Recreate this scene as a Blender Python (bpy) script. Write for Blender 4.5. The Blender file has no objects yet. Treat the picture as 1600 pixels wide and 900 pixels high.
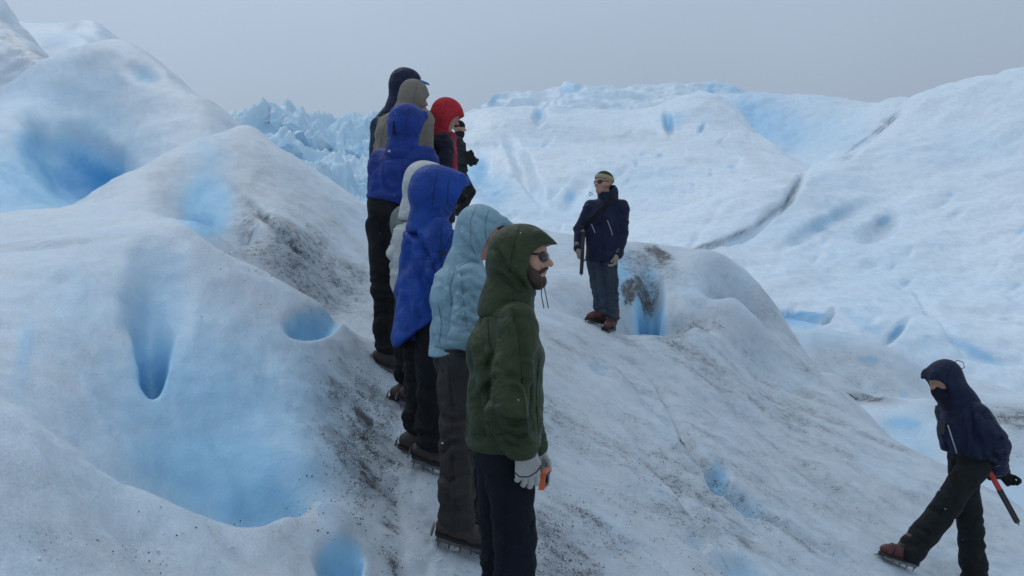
import bpy, math, random
import numpy as np
from mathutils import Vector, Matrix

# ------------------------------------------------------------------ camera, sky, sun, exposure
S = bpy.context.scene
COL = S.collection
FPX = 1400.0            # focal length in photo pixels (photo 1600 x 900)
cam_d = bpy.data.cameras.new('camera')
cam_d.sensor_width = 36.0
cam_d.lens = 36.0 * FPX / 1600.0
cam_d.clip_start = 0.05
cam_d.clip_end = 9000.0
cam = bpy.data.objects.new('view_camera', cam_d)
COL.objects.link(cam)
cam.location = (0, 0, 0)          # eye level is z = 0
cam.rotation_euler = (math.radians(90), 0, 0)
S.camera = cam

SUN_ELEV, SUN_ROT = math.radians(52), math.radians(-35)
W = bpy.data.worlds.new('World')
S.world = W
W.use_nodes = True
nt = W.node_tree
nt.nodes.clear()
def N(tree, t, **kw):
    n = tree.nodes.new(t)
    for k, v in kw.items():
        setattr(n, k, v)
    return n
w_out = N(nt, 'ShaderNodeOutputWorld')
w_bg = N(nt, 'ShaderNodeBackground')
w_bg.inputs['Strength'].default_value = 0.10
w_sky = N(nt, 'ShaderNodeTexSky', sky_type='NISHITA')
w_sky.sun_disc = False
w_sky.sun_elevation = SUN_ELEV
w_sky.sun_rotation = SUN_ROT
w_tc = N(nt, 'ShaderNodeTexCoord')
w_sep = N(nt, 'ShaderNodeSeparateXYZ')
nt.links.new(w_tc.outputs['Generated'], w_sep.inputs[0])
w_noise = N(nt, 'ShaderNodeTexNoise')
w_noise.inputs['Scale'].default_value = 2.2
w_noise.inputs['Detail'].default_value = 4
nt.links.new(w_tc.outputs['Generated'], w_noise.inputs['Vector'])
w_add = N(nt, 'ShaderNodeMath', operation='MULTIPLY_ADD')
w_add.inputs[1].default_value = 0.20
nt.links.new(w_noise.outputs['Fac'], w_add.inputs[0])
w_sub = N(nt, 'ShaderNodeMath', operation='SUBTRACT')
w_sub.inputs[1].default_value = 0.10
nt.links.new(w_sep.outputs['Z'], w_add.inputs[2])
nt.links.new(w_add.outputs[0], w_sub.inputs[0])
# a thin place in the cloud towards the upper left: brighter there, greyer to the right
w_mx = N(nt, 'ShaderNodeMath', operation='MULTIPLY_ADD')
w_mx.inputs[1].default_value = -0.20
nt.links.new(w_sep.outputs['X'], w_mx.inputs[0])
nt.links.new(w_sub.outputs[0], w_mx.inputs[2])
w_ramp = N(nt, 'ShaderNodeValToRGB')
cr = w_ramp.color_ramp
cr.elements[0].position = 0.02
cr.elements[0].color = (0.325, 0.392, 0.485, 1)
cr.elements[1].position = 1.0
cr.elements[1].color = (0.76, 0.88, 1.03, 1)
e = cr.elements.new(0.34)
e.color = (0.47, 0.575, 0.715, 1)
nt.links.new(w_mx.outputs[0], w_ramp.inputs[0])
w_mul = N(nt, 'ShaderNodeVectorMath', operation='SCALE')
w_mul.inputs['Scale'].default_value = 9.2
nt.links.new(w_ramp.outputs[0], w_mul.inputs[0])
w_mix = N(nt, 'ShaderNodeMix', data_type='RGBA')
w_mix.inputs['Factor'].default_value = 0.93      # cloud cover over the clear sky
nt.links.new(w_sky.outputs[0], w_mix.inputs['A'])
nt.links.new(w_mul.outputs[0], w_mix.inputs['B'])
nt.links.new(w_mix.outputs['Result'], w_bg.inputs['Color'])
nt.links.new(w_bg.outputs[0], w_out.inputs[0])

sun_d = bpy.data.lights.new('sun', 'SUN')
sun_d.energy = 0.5
sun_d.angle = math.radians(28)
sun_d.color = (1.0, 0.97, 0.93)
sun = bpy.data.objects.new('sun', sun_d)
COL.objects.link(sun)
_sd = Vector((math.sin(SUN_ROT) * math.cos(SUN_ELEV), math.cos(SUN_ROT) * math.cos(SUN_ELEV), math.sin(SUN_ELEV)))
sun.rotation_euler = _sd.to_track_quat('Z', 'Y').to_euler()

S.view_settings.view_transform = 'Standard'
S.view_settings.look = 'None'
S.view_settings.exposure = 0.15
S.view_settings.gamma = 1.0
S.view_settings.use_curve_mapping = False
S.cycles.max_bounces = 5
S.cycles.diffuse_bounces = 3
S.cycles.glossy_bounces = 2
S.cycles.transmission_bounces = 2
S.cycles.volume_bounces = 0
S.cycles.use_denoising = True

# ------------------------------------------------------------------ helpers
rng = np.random.default_rng(7)
random.seed(7)

def at(px, py, Y):
    """a point of the place: bearing and elevation read as photo pixels, Y metres ahead"""
    return np.array([(px - 800.0) / FPX * Y, Y, -(py - 450.0) / FPX * Y])

def tag(o, label=None, cat=None, group=None, kind=None):
    if label: o['label'] = label
    if cat: o['category'] = cat
    if group: o['group'] = group
    if kind: o['kind'] = kind
    return o

def empty(name, loc):
    o = bpy.data.objects.new(name, None)
    o.empty_display_size = 0.2
    COL.objects.link(o)
    o.location = loc
    return o

def link_mesh(name, V, F, mat, parent=None, smooth=True):
    """V (n,3), F: (m,k) array or list of tuples; vertices in world space"""
    V = np.asarray(V, dtype=np.float32)
    if parent is not None:
        V = V - np.array(world_loc(parent), dtype=np.float32)
    me = bpy.data.meshes.new(name)
    if isinstance(F, np.ndarray):
        k = F.shape[1]
        me.vertices.add(len(V)); me.vertices.foreach_set('co', V.ravel())
        me.loops.add(F.size); me.loops.foreach_set('vertex_index', F.astype(np.int32).ravel())
        me.polygons.add(len(F))
        me.polygons.foreach_set('loop_start', np.arange(0, F.size, k, dtype=np.int32))
        me.polygons.foreach_set('loop_total', np.full(len(F), k, dtype=np.int32))
        me.update(calc_edges=True)
    else:
        me.from_pydata([tuple(v) for v in V], [], F)
    if smooth:
        me.polygons.foreach_set('use_smooth', np.ones(len(me.polygons), dtype=bool))
    me.validate()
    me.update()
    if mat: me.materials.append(mat)
    o = bpy.data.objects.new(name, me)
    COL.objects.link(o)
    if parent is not None:
        o.parent = parent
    return o

def world_loc(o):
    p = np.zeros(3)
    while o is not None:
        p = p + np.array(o.location)
        o = o.parent
    return p

# --- gradient noise in numpy
_perm = rng.permutation(256).astype(np.int32)
_perm = np.concatenate([_perm, _perm, _perm])
_g = rng.normal(size=(256, 3)); _g /= np.linalg.norm(_g, axis=1)[:, None]
def noise3(p):
    p = np.asarray(p, dtype=np.float64)
    i = np.floor(p).astype(np.int64)
    f = p - i
    i &= 255
    u = f * f * f * (f * (f * 6 - 15) + 10)
    out = 0
    for dx in (0, 1):
        for dy in (0, 1):
            for dz in (0, 1):
                h = _perm[_perm[_perm[(i[..., 0] + dx) & 255] + ((i[..., 1] + dy) & 255)] + ((i[..., 2] + dz) & 255)]
                g = _g[h]
                w = ((u[..., 0] if dx else 1 - u[..., 0]) * (u[..., 1] if dy else 1 - u[..., 1]) * (u[..., 2] if dz else 1 - u[..., 2]))
                out = out + w * (g[..., 0] * (f[..., 0] - dx) + g[..., 1] * (f[..., 1] - dy) + g[..., 2] * (f[..., 2] - dz))
    return out * 1.5
def fbm(p, octs=4, lac=2.03, gain=0.5):
    a, s, out = 1.0, 1.0, 0
    for k in range(octs):
        out = out + a * noise3(p * s + 17.3 * k)
        a *= gain; s *= lac
    return out
def smooth01(x):
    x = np.clip(x, 0, 1)
    return x * x * (3 - 2 * x)

# ------------------------------------------------------------------ materials
def new_mat(name):
    m = bpy.data.materials.new(name)
    m.use_nodes = True
    t = m.node_tree
    b = t.nodes['Principled BSDF']
    return m, t, b
def mixc(t, fac, a, b, blend='MIX'):
    n = N(t, 'ShaderNodeMix', data_type='RGBA', blend_type=blend)
    for key, v in (('Factor', fac), ('A', a), ('B', b)):
        if hasattr(v, 'links') or isinstance(v, bpy.types.NodeSocket): t.links.new(v, n.inputs[key])
        elif isinstance(v, (int, float)): n.inputs[key].default_value = v
        else: n.inputs[key].default_value = (*v, 1)
    return n.outputs['Result']
def math_(t, op, a, b=None, c=None, clamp=False):
    n = N(t, 'ShaderNodeMath', operation=op, use_clamp=clamp)
    for i, v in enumerate((a, b, c)):
        if v is None: continue
        if isinstance(v, bpy.types.NodeSocket): t.links.new(v, n.inputs[i])
        else: n.inputs[i].default_value = v
    return n.outputs[0]
def tnoise(t, vec, scale, detail=3, rough=0.55, out='Fac'):
    n = N(t, 'ShaderNodeTexNoise')
    n.inputs['Scale'].default_value = scale
    n.inputs['Detail'].default_value = detail
    n.inputs['Roughness'].default_value = rough
    t.links.new(vec, n.inputs['Vector'])
    return n.outputs[out]
def mapr(t, v, a, b, c=0.0, d=1.0):
    n = N(t, 'ShaderNodeMapRange', interpolation_type='SMOOTHSTEP')
    t.links.new(v, n.inputs[0])
    for i, x in enumerate((a, b, c, d)): n.inputs[i + 1].default_value = x
    return n.outputs[0]

def ice_material(name, fine, white=(0.62, 0.70, 0.765), blue=(0.31, 0.57, 0.77), deep=(0.030, 0.28, 0.58),
                 dirt=(0.060, 0.063, 0.068), bump=0.35, bump_d=0.006, rough=0.48, sss=0.0, speck=1.0, streak=None):
    """weathered glacier ice: white crust, bare blue ice (attribute 'blue'), rock dust (attribute 'dirt').
    fine = grains per metre of the crust"""
    m, t, b = new_mat(name)
    L = t.links.new
    geo = N(t, 'ShaderNodeNewGeometry')
    P = geo.outputs['Position']
    ab = N(t, 'ShaderNodeAttribute', attribute_name='blue').outputs['Fac']
    ad = N(t, 'ShaderNodeAttribute', attribute_name='dirt').outputs['Fac']
    big = tnoise(t, P, fine * 0.02, 5)
    mid = tnoise(t, P, fine * 0.12, 5, 0.6)
    fin = tnoise(t, P, fine, 4, 0.65)
    gr = tnoise(t, P, fine * 2.3, 2, 0.6)
    w2 = tuple(x * 0.90 for x in white)
    w3 = (white[0] * 0.90, white[1] * 0.955, white[2] * 0.99)
    crust = mixc(t, mapr(t, mid, 0.32, 0.70), w2, white)
    crust = mixc(t, mapr(t, big, 0.40, 0.68), crust, w3)
    crust = mixc(t, mapr(t, fin, 0.40, 0.62, 0.0, 0.26), crust, tuple(x * 0.62 for x in white))
    spark = mapr(t, gr, 0.66, 0.72, 0.0, 0.75)
    crust = mixc(t, spark, crust, (0.86, 0.88, 0.90))
    # blue ice, a little mottled
    bl = math_(t, 'MULTIPLY_ADD', math_(t, 'SUBTRACT', mid, 0.5), 0.25, ab)
    bl = math_(t, 'MULTIPLY', bl, math_(t, 'GREATER_THAN', ab, 0.004))
    c1 = mixc(t, mapr(t, bl, 0.0, 0.55), crust, blue)
    c1 = mixc(t, mapr(t, bl, 0.50, 1.0), c1, deep)
    # rock dust: a thin grey film, and grains gathering where the film is thick
    film = math_(t, 'MULTIPLY', ad, mapr(t, mid, 0.25, 0.75, 0.35, 1.0))
    film = math_(t, 'MULTIPLY', film, math_(t, 'MULTIPLY_ADD', ab, -0.55, mapr(t, ad, 0.50, 0.95, 0.84, 1.5)), clamp=True)
    dirtc = tuple(x * 1.8 for x in dirt)
    c2 = mixc(t, film, c1, dirtc)
    clump = tnoise(t, P, fine * 0.28, 4, 0.6)
    thr = math_(t, 'MULTIPLY_ADD', math_(t, 'MULTIPLY', ad, mapr(t, clump, 0.35, 0.62, 0.35, 1.25)), -0.32 * speck, 0.78)
    sp = math_(t, 'SUBTRACT', math_(t, 'MULTIPLY_ADD', gr, 0.55, math_(t, 'MULTIPLY', fin, 0.5)), thr)
    sp = mapr(t, sp, 0.0, 0.045)
    sp = math_(t, 'MULTIPLY', sp, mapr(t, ad, 0.02, 0.20))
    c3 = mixc(t, sp, c2, dirt)
    L(c3, b.inputs['Base Color'])
    # glassy grains in the crust
    ro = mapr(t, gr, 0.42, 0.66, rough - 0.18, rough + 0.2)
    L(ro, b.inputs['Roughness'])
    b.inputs['IOR'].default_value = 1.31
    b.inputs['Specular IOR Level'].default_value = 0.5
    if sss:
        b.inputs['Subsurface Weight'].default_value = sss
        b.inputs['Subsurface Radius'].default_value = (0.25, 0.6, 1.0)
        b.inputs['Subsurface Scale'].default_value = 0.06
    bn = N(t, 'ShaderNodeBump')
    bn.inputs['Strength'].default_value = bump
    bn.inputs['Distance'].default_value = bump_d
    h = math_(t, 'MULTIPLY_ADD', mid, 2.5, math_(t, 'MULTIPLY_ADD', gr, 0.5, fin))
    L(h, bn.inputs['Height'])
    L(bn.outputs[0], b.inputs['Normal'])
    return m

# ------------------------------------------------------------------ terrain machinery
def line_spots(pts, w, *rest):
    """a chain of narrow zones along a broken line"""
    out = []
    for (x0, y0), (x1, y1) in zip(pts[:-1], pts[1:]):
        L_ = math.hypot(x1 - x0, y1 - y0)
        out.append(((x0 + x1) / 2, (y0 + y1) / 2, L_ * 0.5 + w, w, math.degrees(math.atan2(y1 - y0, x1 - x0)), *rest))
    return out
def tps_fit(X, v, lam=1e-4):
    n = len(X)
    d = np.linalg.norm(X[:, None] - X[None], axis=2)
    K = np.where(d > 0, d * d * np.log(d + 1e-12), 0) + lam * np.eye(n)
    Pm = np.hstack([np.ones((n, 1)), X])
    A = np.block([[K, Pm], [Pm.T, np.zeros((3, 3))]])
    return np.linalg.solve(A, np.concatenate([v, np.zeros(3)]))
def tps_eval(sol, X, Q):
    n = len(X)
    out = sol[n] + Q @ sol[n + 1:]
    for i in range(n):
        d2 = ((Q - X[i]) ** 2).sum(axis=-1)
        out = out + sol[i] * 0.5 * d2 * np.log(d2 + 1e-12)
    return out
def spot(px, py, cx, cy, rx, ry, ang, warp=0):
    a = math.radians(ang)
    dx, dy = px - cx, py - cy
    u = (dx * math.cos(a) + dy * math.sin(a)) / rx
    w = (-dx * math.sin(a) + dy * math.cos(a)) / ry
    return np.sqrt(u * u + w * w) + warp

def heightfield(name, mat, pts, pxr, Yr, nx, ny, base=None, rough=(), dents=(), pits=(), blue=(), dirt=(), adjust=None,
                lam=1e-4, post=None, dirt0=0.0, blue0=0.0, late=True):
    """a sheet z = f(x, y) through surveyed points (bearing px, elevation py, distance Y), then relief, hollows, and the ice's own colour zones"""
    pts = np.array(pts, dtype=float)
    base = base or (lambda x, y: 0 * x)
    u = (pts[:, 0] - 800) / FPX
    y = pts[:, 2]
    z = -(pts[:, 1] - 450) / FPX * y
    X = np.stack([u, np.log(y)], axis=1)
    sol = tps_fit(X, (z - base(u * y, y)) / y, lam)
    gu = np.linspace((pxr[0] - 800) / FPX, (pxr[1] - 800) / FPX, nx)
    gl = np.linspace(math.log(Yr[0]), math.log(Yr[1]), ny)
    U, Lg = np.meshgrid(gu, gl)
    Yg = np.exp(Lg)
    Xg = U * Yg
    Z = tps_eval(sol, X, np.stack([U, Lg], axis=-1)) * Yg + base(Xg, Yg)
    P = np.stack([Xg, Yg, Z], axis=-1)
    if adjust is not None:
        P = adjust(P)
    def normals(P):
        a = np.gradient(P, axis=1); b = np.gradient(P, axis=0)
        n = np.cross(a, b)
        return n / (np.linalg.norm(n, axis=-1, keepdims=True) + 1e-12)
    def pix(P):
        return 800 + FPX * P[..., 0] / P[..., 1], 450 - FPX * P[..., 2] / P[..., 1]
    PX, PY = pix(P)
    Yn = P[..., 1].copy()
    wob = fbm(np.stack([PX / 60, PY / 60, 0 * PX], -1), 3)
    def zones():
        B = np.full(Z.shape, blue0); D = np.full(Z.shape, dirt0)
        for (cx, cy, rx, ry, ang, amt, soft, y0, y1) in blue:
            d = spot(PX, PY, cx, cy, rx, ry, ang, 0.12 * wob)
            m = smooth01((1 + soft - d) / (2 * soft)) * ((Yn > y0) & (Yn < y1))
            B = np.maximum(B, amt * m) if amt > 0 else B * (1 + amt * m)
        for (cx, cy, rx, ry, ang, amt, soft, y0, y1) in dirt:
            d = spot(PX, PY, cx, cy, rx, ry, ang, 0.30 * wob)
            m = smooth01((1 + soft - d) / (2 * soft)) * ((Yn > y0) & (Yn < y1))
            D = np.maximum(D, amt * m) if amt > 0 else D * (1 + amt * m)
        return B, D
    if not late: B, D = zones()
    n = normals(P)
    disp = 0
    for (amp, sc, octs, gain, stretch) in rough:
        q = P * sc
        if stretch is not None:
            ax = np.array(stretch[0]); ax = ax / np.linalg.norm(ax)
            along = (q @ ax)[..., None] * ax
            q = q - along * (1 - 1 / stretch[1])
        disp = disp + amp * fbm(q + amp * 100, octs, gain=gain)
    P = P + n * (disp[..., None] if isinstance(disp, np.ndarray) else 0)
    for (cx, cy, rx, ry, ang, dep, soft, y0, y1) in dents:
        d = spot(PX, PY, cx, cy, rx, ry, ang, 0.10 * wob)
        m = smooth01((1 + soft - d) / (2 * soft)) * ((Yn > y0) & (Yn < y1))
        P = P - n * (dep * m)[..., None]
    pit = np.zeros(Z.shape)
    for (cx, cy, rx, ry, ang, dep, y0, y1, *st) in pits:
        d = spot(PX, PY, cx, cy, rx, ry, ang, 0.16 * wob)
        s = 0.25 + (st[0] if st else 0.42) * smooth01((cy + 0.3 * ry - PY) / (1.2 * ry))
        m = smooth01((1 + s - d) / (2 * s)) * ((Yn > y0) & (Yn < y1))
        pit = np.maximum(pit, dep * m)
    for _ in range(2):      # melted, rounded rims
        pit[1:-1] = 0.25 * pit[:-2] + 0.5 * pit[1:-1] + 0.25 * pit[2:]
        pit[:, 1:-1] = 0.25 * pit[:, :-2] + 0.5 * pit[:, 1:-1] + 0.25 * pit[:, 2:]
    P[..., 2] = P[..., 2] - pit
    if late:      # thin dust lines follow the finished relief
        PX, PY = pix(P); Yn = P[..., 1].copy()
        B, D = zones()
    if post is not None:
        P, B, D = post(P, PX, PY, Yn, B, D)
    idx = np.arange(nx * ny).reshape(ny, nx)
    F = np.stack([idx[:-1, :-1], idx[:-1, 1:], idx[1:, 1:], idx[1:, :-1]], axis=-1).reshape(-1, 4)
    o = link_mesh(name, P.reshape(-1, 3), F, mat)
    for nm, arr in (('blue', B), ('dirt', D)):
        a = o.data.attributes.new(nm, 'FLOAT', 'POINT')
        a.data.foreach_set('value', np.clip(arr, 0, 1).astype(np.float32).ravel())
    tag(o, kind='structure')
    return o, P
# ------------------------------------------------------------------ near ice: slope, path, scooped mound, peak mound
ICE_NEAR = ice_material('near_ice', 75.0, bump=0.5, bump_d=0.009, sss=0.4)
ICE_MID = ice_material('middle_ice', 22.0, white=(0.62, 0.70, 0.765), bump_d=0.02)
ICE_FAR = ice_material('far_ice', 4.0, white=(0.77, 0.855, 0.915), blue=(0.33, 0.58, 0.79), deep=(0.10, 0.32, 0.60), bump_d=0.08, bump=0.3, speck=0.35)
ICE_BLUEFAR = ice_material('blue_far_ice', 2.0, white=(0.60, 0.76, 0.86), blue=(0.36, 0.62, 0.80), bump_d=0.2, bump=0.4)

def slope(x, y):
    return -1.4903 - 0.427 * (x + 0.03) + 0.254 * (y - 3.7)
# trodden spots under the boots: ankle (px, py, Y), 12 cm below each
FEET = []
for _q in [(797,969,3.61),(781,969,3.8),(713,812,4.31),(742,822,4.46),(672,694,4.9),(650,680,5.08),(648,606,5.63),(633,606,5.75),(625,551,6.22),(604,549,6.12),
           (634,456,7.0),(620,456,7.05),(630,429,7.5),(618,429,7.55),(690,478,7.12),(682,478,7.28),(716,328,14.88),(712,326,15.25),(941,489,9.58),(958,499,9.52),(1410,862,6.3),(1524,908,6.54)]:
    _w = at(*_q); FEET.append((_w[0], _w[1], _w[2] - 0.116, 0.24))
def spl(px, py):          # distance at which a sight line meets the even slope
    v, u = (py - 450) / FPX, (px - 800) / FPX
    return 2.4438 / (v - 0.427 * u + 0.254)
near_pts = [
 # bottom of the view, left to right
 (-260,1040,1.9),(-100,960,2.0),(0,905,2.2),(200,905,2.6),(400,905,3.1),(520,905,3.5),(610,905,3.8),
 (-260,700,2.4),(-150,620,2.6),(0,652,2.85),(60,676,2.98),(139,730,3.1),(222,772,3.25),(289,803,3.35),(355,819,3.45),(400,820,3.55),(444,808,3.7),(489,786,3.95),
 (200,850,2.95),(60,790,2.6),(380,870,3.3),(500,850,3.65),
 # floor of the scoop behind its lip, then its wall
 (-150,590,2.95),(0,626,3.15),(60,664,3.3),(139,740,3.42),(222,803,3.6),(289,850,3.75),(355,872,3.85),(400,874,3.94),(444,852,4.03),(489,792,4.18),
 (355,765,4.15),(444,755,4.3),(222,710,3.95),(100,622,3.8),(0,585,3.6),(-150,560,3.5),
 (370,680,4.5),(460,665,4.65),(300,640,4.5),(200,605,4.3),(100,535,4.2),(0,510,4.1),(-150,480,4.0),
 (300,540,4.85),(400,570,5.0),(470,595,5.05),(540,660,5.0),(545,740,4.5),
 (250,440,5.3),(350,450,5.5),(450,505,5.6),(520,560,5.6),(100,425,5.0),(0,425,4.9),(-150,400,4.8),
 # crest of the scooped mound and the dip behind it
 (-200,395,5.3),(0,386,5.6),(100,364,5.8),(200,346,5.95),(280,342,6.05),(330,385,6.1),(400,420,6.2),(460,452,6.3),(520,492,6.4),(560,528,6.4),
 (0,392,6.6),(100,378,6.7),(200,372,6.85),(280,398,6.75),(330,442,6.75),(400,478,6.8),(470,508,6.85),(530,540,6.85),
 # slab behind, its edge, and the hollow of the blue cave
 (-150,350,7.6),(0,335,7.8),(75,325,8.0),(145,312,8.4),(0,352,8.9),(75,346,9.1),(140,345,9.4),(-150,370,8.8),
 # middle mound: crest and concave face
 (185,275,9.0),(240,248,9.7),(300,225,10.3),(350,207,10.9),(385,193,11.4),
 (185,318,8.0),(240,300,8.3),(315,300,8.9),(315,352,7.5),(400,290,9.0),(400,350,7.9),(380,398,7.9),(460,390,7.7),(450,330,8.6),(520,452,7.8),(550,380,8.9),
 (430,227,11.2),(480,260,10.9),(530,293,10.6),(578,324,10.4),(640,362,10.3),
 (430,270,13.2),(480,300,13.0),(530,330,12.8),(578,360,12.6),
 # peak mound
 (190,330,10.0),(240,290,10.8),(300,250,11.4),(350,225,12.0),
 (150,318,10.8),(100,325,11.0),(60,320,10.4),(0,318,10.0),(-100,310,9.8),
 (165,262,12.9),(120,245,13.5),(80,225,13.9),(40,240,12.9),(0,262,11.8),(40,205,13.4),(20,290,10.7),
 (250,185,13.2),(200,215,12.9),(320,188,12.9),(200,130,14.8),(150,170,14.6),(270,150,13.9),(100,155,15.0),(40,175,14.2),
 (165,62,16.2),(197,63,16.2),(258,109,15.4),(330,163,14.4),(365,185,13.6),(110,78,16.4),(60,100,16.0),(0,160,15.0),(-100,200,14.0),
 (170,100,19),(258,150,18.2),(330,200,17.2),(60,150,19),(-50,220,18),(385,235,16),
 # the path where the group stands
 (790,1014,3.7),(720,858,4.4),(665,728,5.0),(635,636,5.7),(605,574,6.1),(625,480,7.0),(625,452,7.5),(690,500,7.2),(600,660,5.3),(590,790,4.5),(570,480,7.6),
 (712,338,15.0),(790,346,14.5),(860,361,13.6),(700,400,11.0),(640,420,9.0),(712,360,19),(790,375,18.5),(860,392,18.0),
 # slope on the right
 (945,517,9.6),(1405,892,6.4),(1520,940,6.3),(900,372,13.2),(985,381,12.8),(1040,397,12.5),
 (900,400,15.5),(985,420,15.0),(1040,440,14.5),
]
near_pts += [(px, py, spl(px, py)) for px, py in ((880,420),(880,520),(900,650),(950,760),(1000,900),(1100,830),(1200,900),(1300,820),(1060,640),(1160,700),(1180,590),(1270,700),(1010,565),(1080,540),(1150,545),(1400,800))]
near_pts += [
 # edge of the slope and the fall beyond it
 (1225,520,11.6),(1262,565,11.2),(1330,622,10.6),(1450,716,9.5),(1585,790,8.9),(1750,900,8.2),(1900,1000,7.6),
 (1225,600,13.4),(1262,640,13.0),(1330,700,12.4),(1450,800,11.2),(1585,880,10.4),(1750,1000,9.6),
 (1262,720,17),(1450,850,15),(1700,1000,13),(1150,640,17),
 # mound behind the crevasse
 (960,528,9.95),(1010,529,10.0),(1060,524,10.1),(975,560,10.4),(1010,590,10.5),(1050,560,10.6),(1010,580,11.0),(1010,515,11.15),(1010,468,11.4),(1012,425,12.1),
 (970,500,10.9),(978,450,11.4),(985,415,12.0),(1050,500,11.0),(1052,450,11.6),
 (1062,402,12.3),(1105,390,12.3),(1150,418,12.1),(1190,470,11.8),(1105,445,11.6),(1150,490,11.3),(1110,492,10.9),(1085,512,10.3),
 (1105,430,14.5),(1150,465,14.3),(1190,520,14.0),
 (700,1500,1.9),(300,1500,1.4),(1200,1600,2.4),(1600,1500,3.4),(1900,1300,5.0),(-260,1600,1.0),
]
def tread(P):
    for (x, y, z, r) in FEET:
        d2 = (P[..., 0] - x) ** 2 + (P[..., 1] - y) ** 2
        k = np.argmin(d2)
        dz = z - P.reshape(-1, 3)[k, 2]
        P[..., 2] += dz * np.exp(-d2 / (2 * r * r))
    return P
DOWN = (0.427, -0.254, -0.25)
near_blue = [
 # (px, py, rx, ry, angle, amount, softness, y0, y1)
 (340,650,205,165,25,0.38,0.8,3.1,5.6), (350,735,165,95,15,0.50,0.8,3.4,5.6), (400,785,100,55,10,0.58,0.8,3.5,5.0),
 (241,548,34,72,2,0.74,0.5,3,6), (240,575,27,44,0,0.95,0.6,3,6), (248,480,62,85,0,0.34,0.9,3,6),
 (487,506,46,25,-8,0.66,0.35,3,7), (487,516,28,12,-8,0.74,0.6,3,7),
 (530,878,38,44,0,0.64,0.3,2,5), (530,890,24,24,0,0.74,0.7,2,5),
 (40,540,16,60,8,0.30,0.9,3,6), (120,480,120,90,20,0.20,0.9,3,6),
 (322,322,44,52,8,0.50,0.7,6.8,10), (318,345,36,26,0,0.66,0.7,6.8,10), (325,265,36,80,-5,0.28,0.9,6.8,12),
 (115,272,105,46,30,0.60,0.6,9.5,16), (138,262,64,30,38,1.0,0.7,9.5,16), (75,250,70,22,34,0.66,0.8,9.5,16), (40,290,130,70,20,0.46,0.8,9.5,16), (100,190,170,110,20,0.24,0.9,9.5,18),
 (225,112,22,14,20,0.36,0.8,12,17),
 (1010,480,22,62,4,0.60,0.7,9.9,13), (1014,498,20,52,0,1.0,0.7,9.9,13), (970,430,22,40,0,0.50,0.8,9.9,13),
 (1085,440,70,55,0,0.14,0.9,10,13), (1165,455,12,60,-8,0.14,0.9,10,13),
 (1122,744,15,20,-20,0.56,0.6,5,10), (1165,775,58,9,32,0.30,0.8,5,10), (1165,885,46,18,30,0.30,0.8,4,8), (1085,838,22,8,15,0.18,0.8,4,8),
 (938,573,12,12,0,0.25,0.9,6,11),
]
near_dirt_shade = [
 (1150,720,600,350,20,0.50,0.9,4,14), (880,700,110,240,0,0.52,0.9,4,9), (1300,700,250,200,40,0.40,0.9,5,12), (900,860,120,120,30,0.62,0.8,3,7), (1000,600,160,90,30,0.34,0.9,6,14),
 (1250,560,60,170,-40,0.42,0.7,8,14), (1090,508,48,18,-8,0.72,0.7,9,12), (1000,408,56,34,15,0.68,0.6,9.7,14), (1000,446,30,15,-10,1.4,0.5,9.7,14), (984,462,11,14,0,1.2,0.5,9.7,14), (1090,512,60,14,-5,0.8,0.7,9,12), (1025,395,30,10,18,0.85,0.5,9.7,14),  # strongest spots paint the shade of the dark recess under the dirty hump
 (1100,720,170,12,48,0.50,0.9,4,12), (1190,800,150,9,38,0.65,0.8,4,12), (1010,780,180,14,40,0.50,0.9,4,12), (1270,640,180,16,48,0.42,0.9,6,12),
 (450,390,190,85,30,0.62,0.8,6.55,12), (500,440,140,50,33,0.66,0.8,6.6,12), (470,300,190,50,36,0.36,0.9,7,12),
 (440,365,90,7,42,0.80,0.7,6.5,12), (60,380,110,6,-5,0.55,0.8,4.5,7), (400,300,140,20,10,0.30,0.9,7,12),
 (572,700,32,115,-6,0.84,0.9,3.5,6.5), (560,670,80,180,-10,0.66,0.9,3.5,6.8), (612,840,20,95,-8,0.80,0.8,3.3,5), (590,820,45,110,-8,0.42,0.9,3.3,5), (540,600,120,50,30,0.42,0.9,4,6.5), (470,800,90,40,-20,0.42,0.9,3,5),
 (120,860,260,70,15,0.34,0.9,1.8,3.4), (60,760,120,40,25,0.20,0.9,1.8,3.3), (480,880,100,40,0,0.32,0.9,2.5,4), (300,870,160,40,10,0.26,0.9,2,3.6),
 (220,130,120,80,35,0.20,0.9,12,18), (320,180,110,30,35,0.26,0.9,11,18), (250,180,160,60,30,0.16,0.9,10,18), (1100,500,140,20,0,0.28,0.9,8,12),
 (1014,505,26,62,0,-0.85,0.5,9.9,12.4),
]
near_dirt_shade += [(320,318,46,58,5,-0.92,0.5,6.8,10.5)]
near_dirt_shade += line_spots([(1024,604),(1058,660),(1090,716),(1108,742)], 4, 0.9, 0.7, 4, 12) + line_spots([(1142,752),(1190,786),(1272,836),(1330,870)], 4, 0.60, 0.7, 4, 12) + line_spots([(994,690),(1054,760),(1104,830),(1156,880)], 4, 0.74, 0.8, 4, 12)
near_dents = [
 (225,112,22,12,20,0.12,0.9,12,17), (245,470,36,70,2,0.10,0.9,3.5,6),
 (135,268,66,36,34,0.42,0.95,10.2,16),
 (1170,780,66,9,31,0.05,0.8,5,10), (938,573,12,12,0,0.05,0.9,6,11),
 (1100,720,170,6,48,0.06,0.9,4,12), (1010,780,180,7,40,0.04,0.9,4,12), (1230,700,190,6,42,0.05,0.9,5,12), (440,365,90,5,42,0.05,0.8,6.5,12),
 (1290,760,180,8,36,0.04,0.9,5,12), (960,640,120,6,45,0.03,0.9,4,12), (900,700,90,30,40,0.03,0.9,4,12),
]
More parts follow.
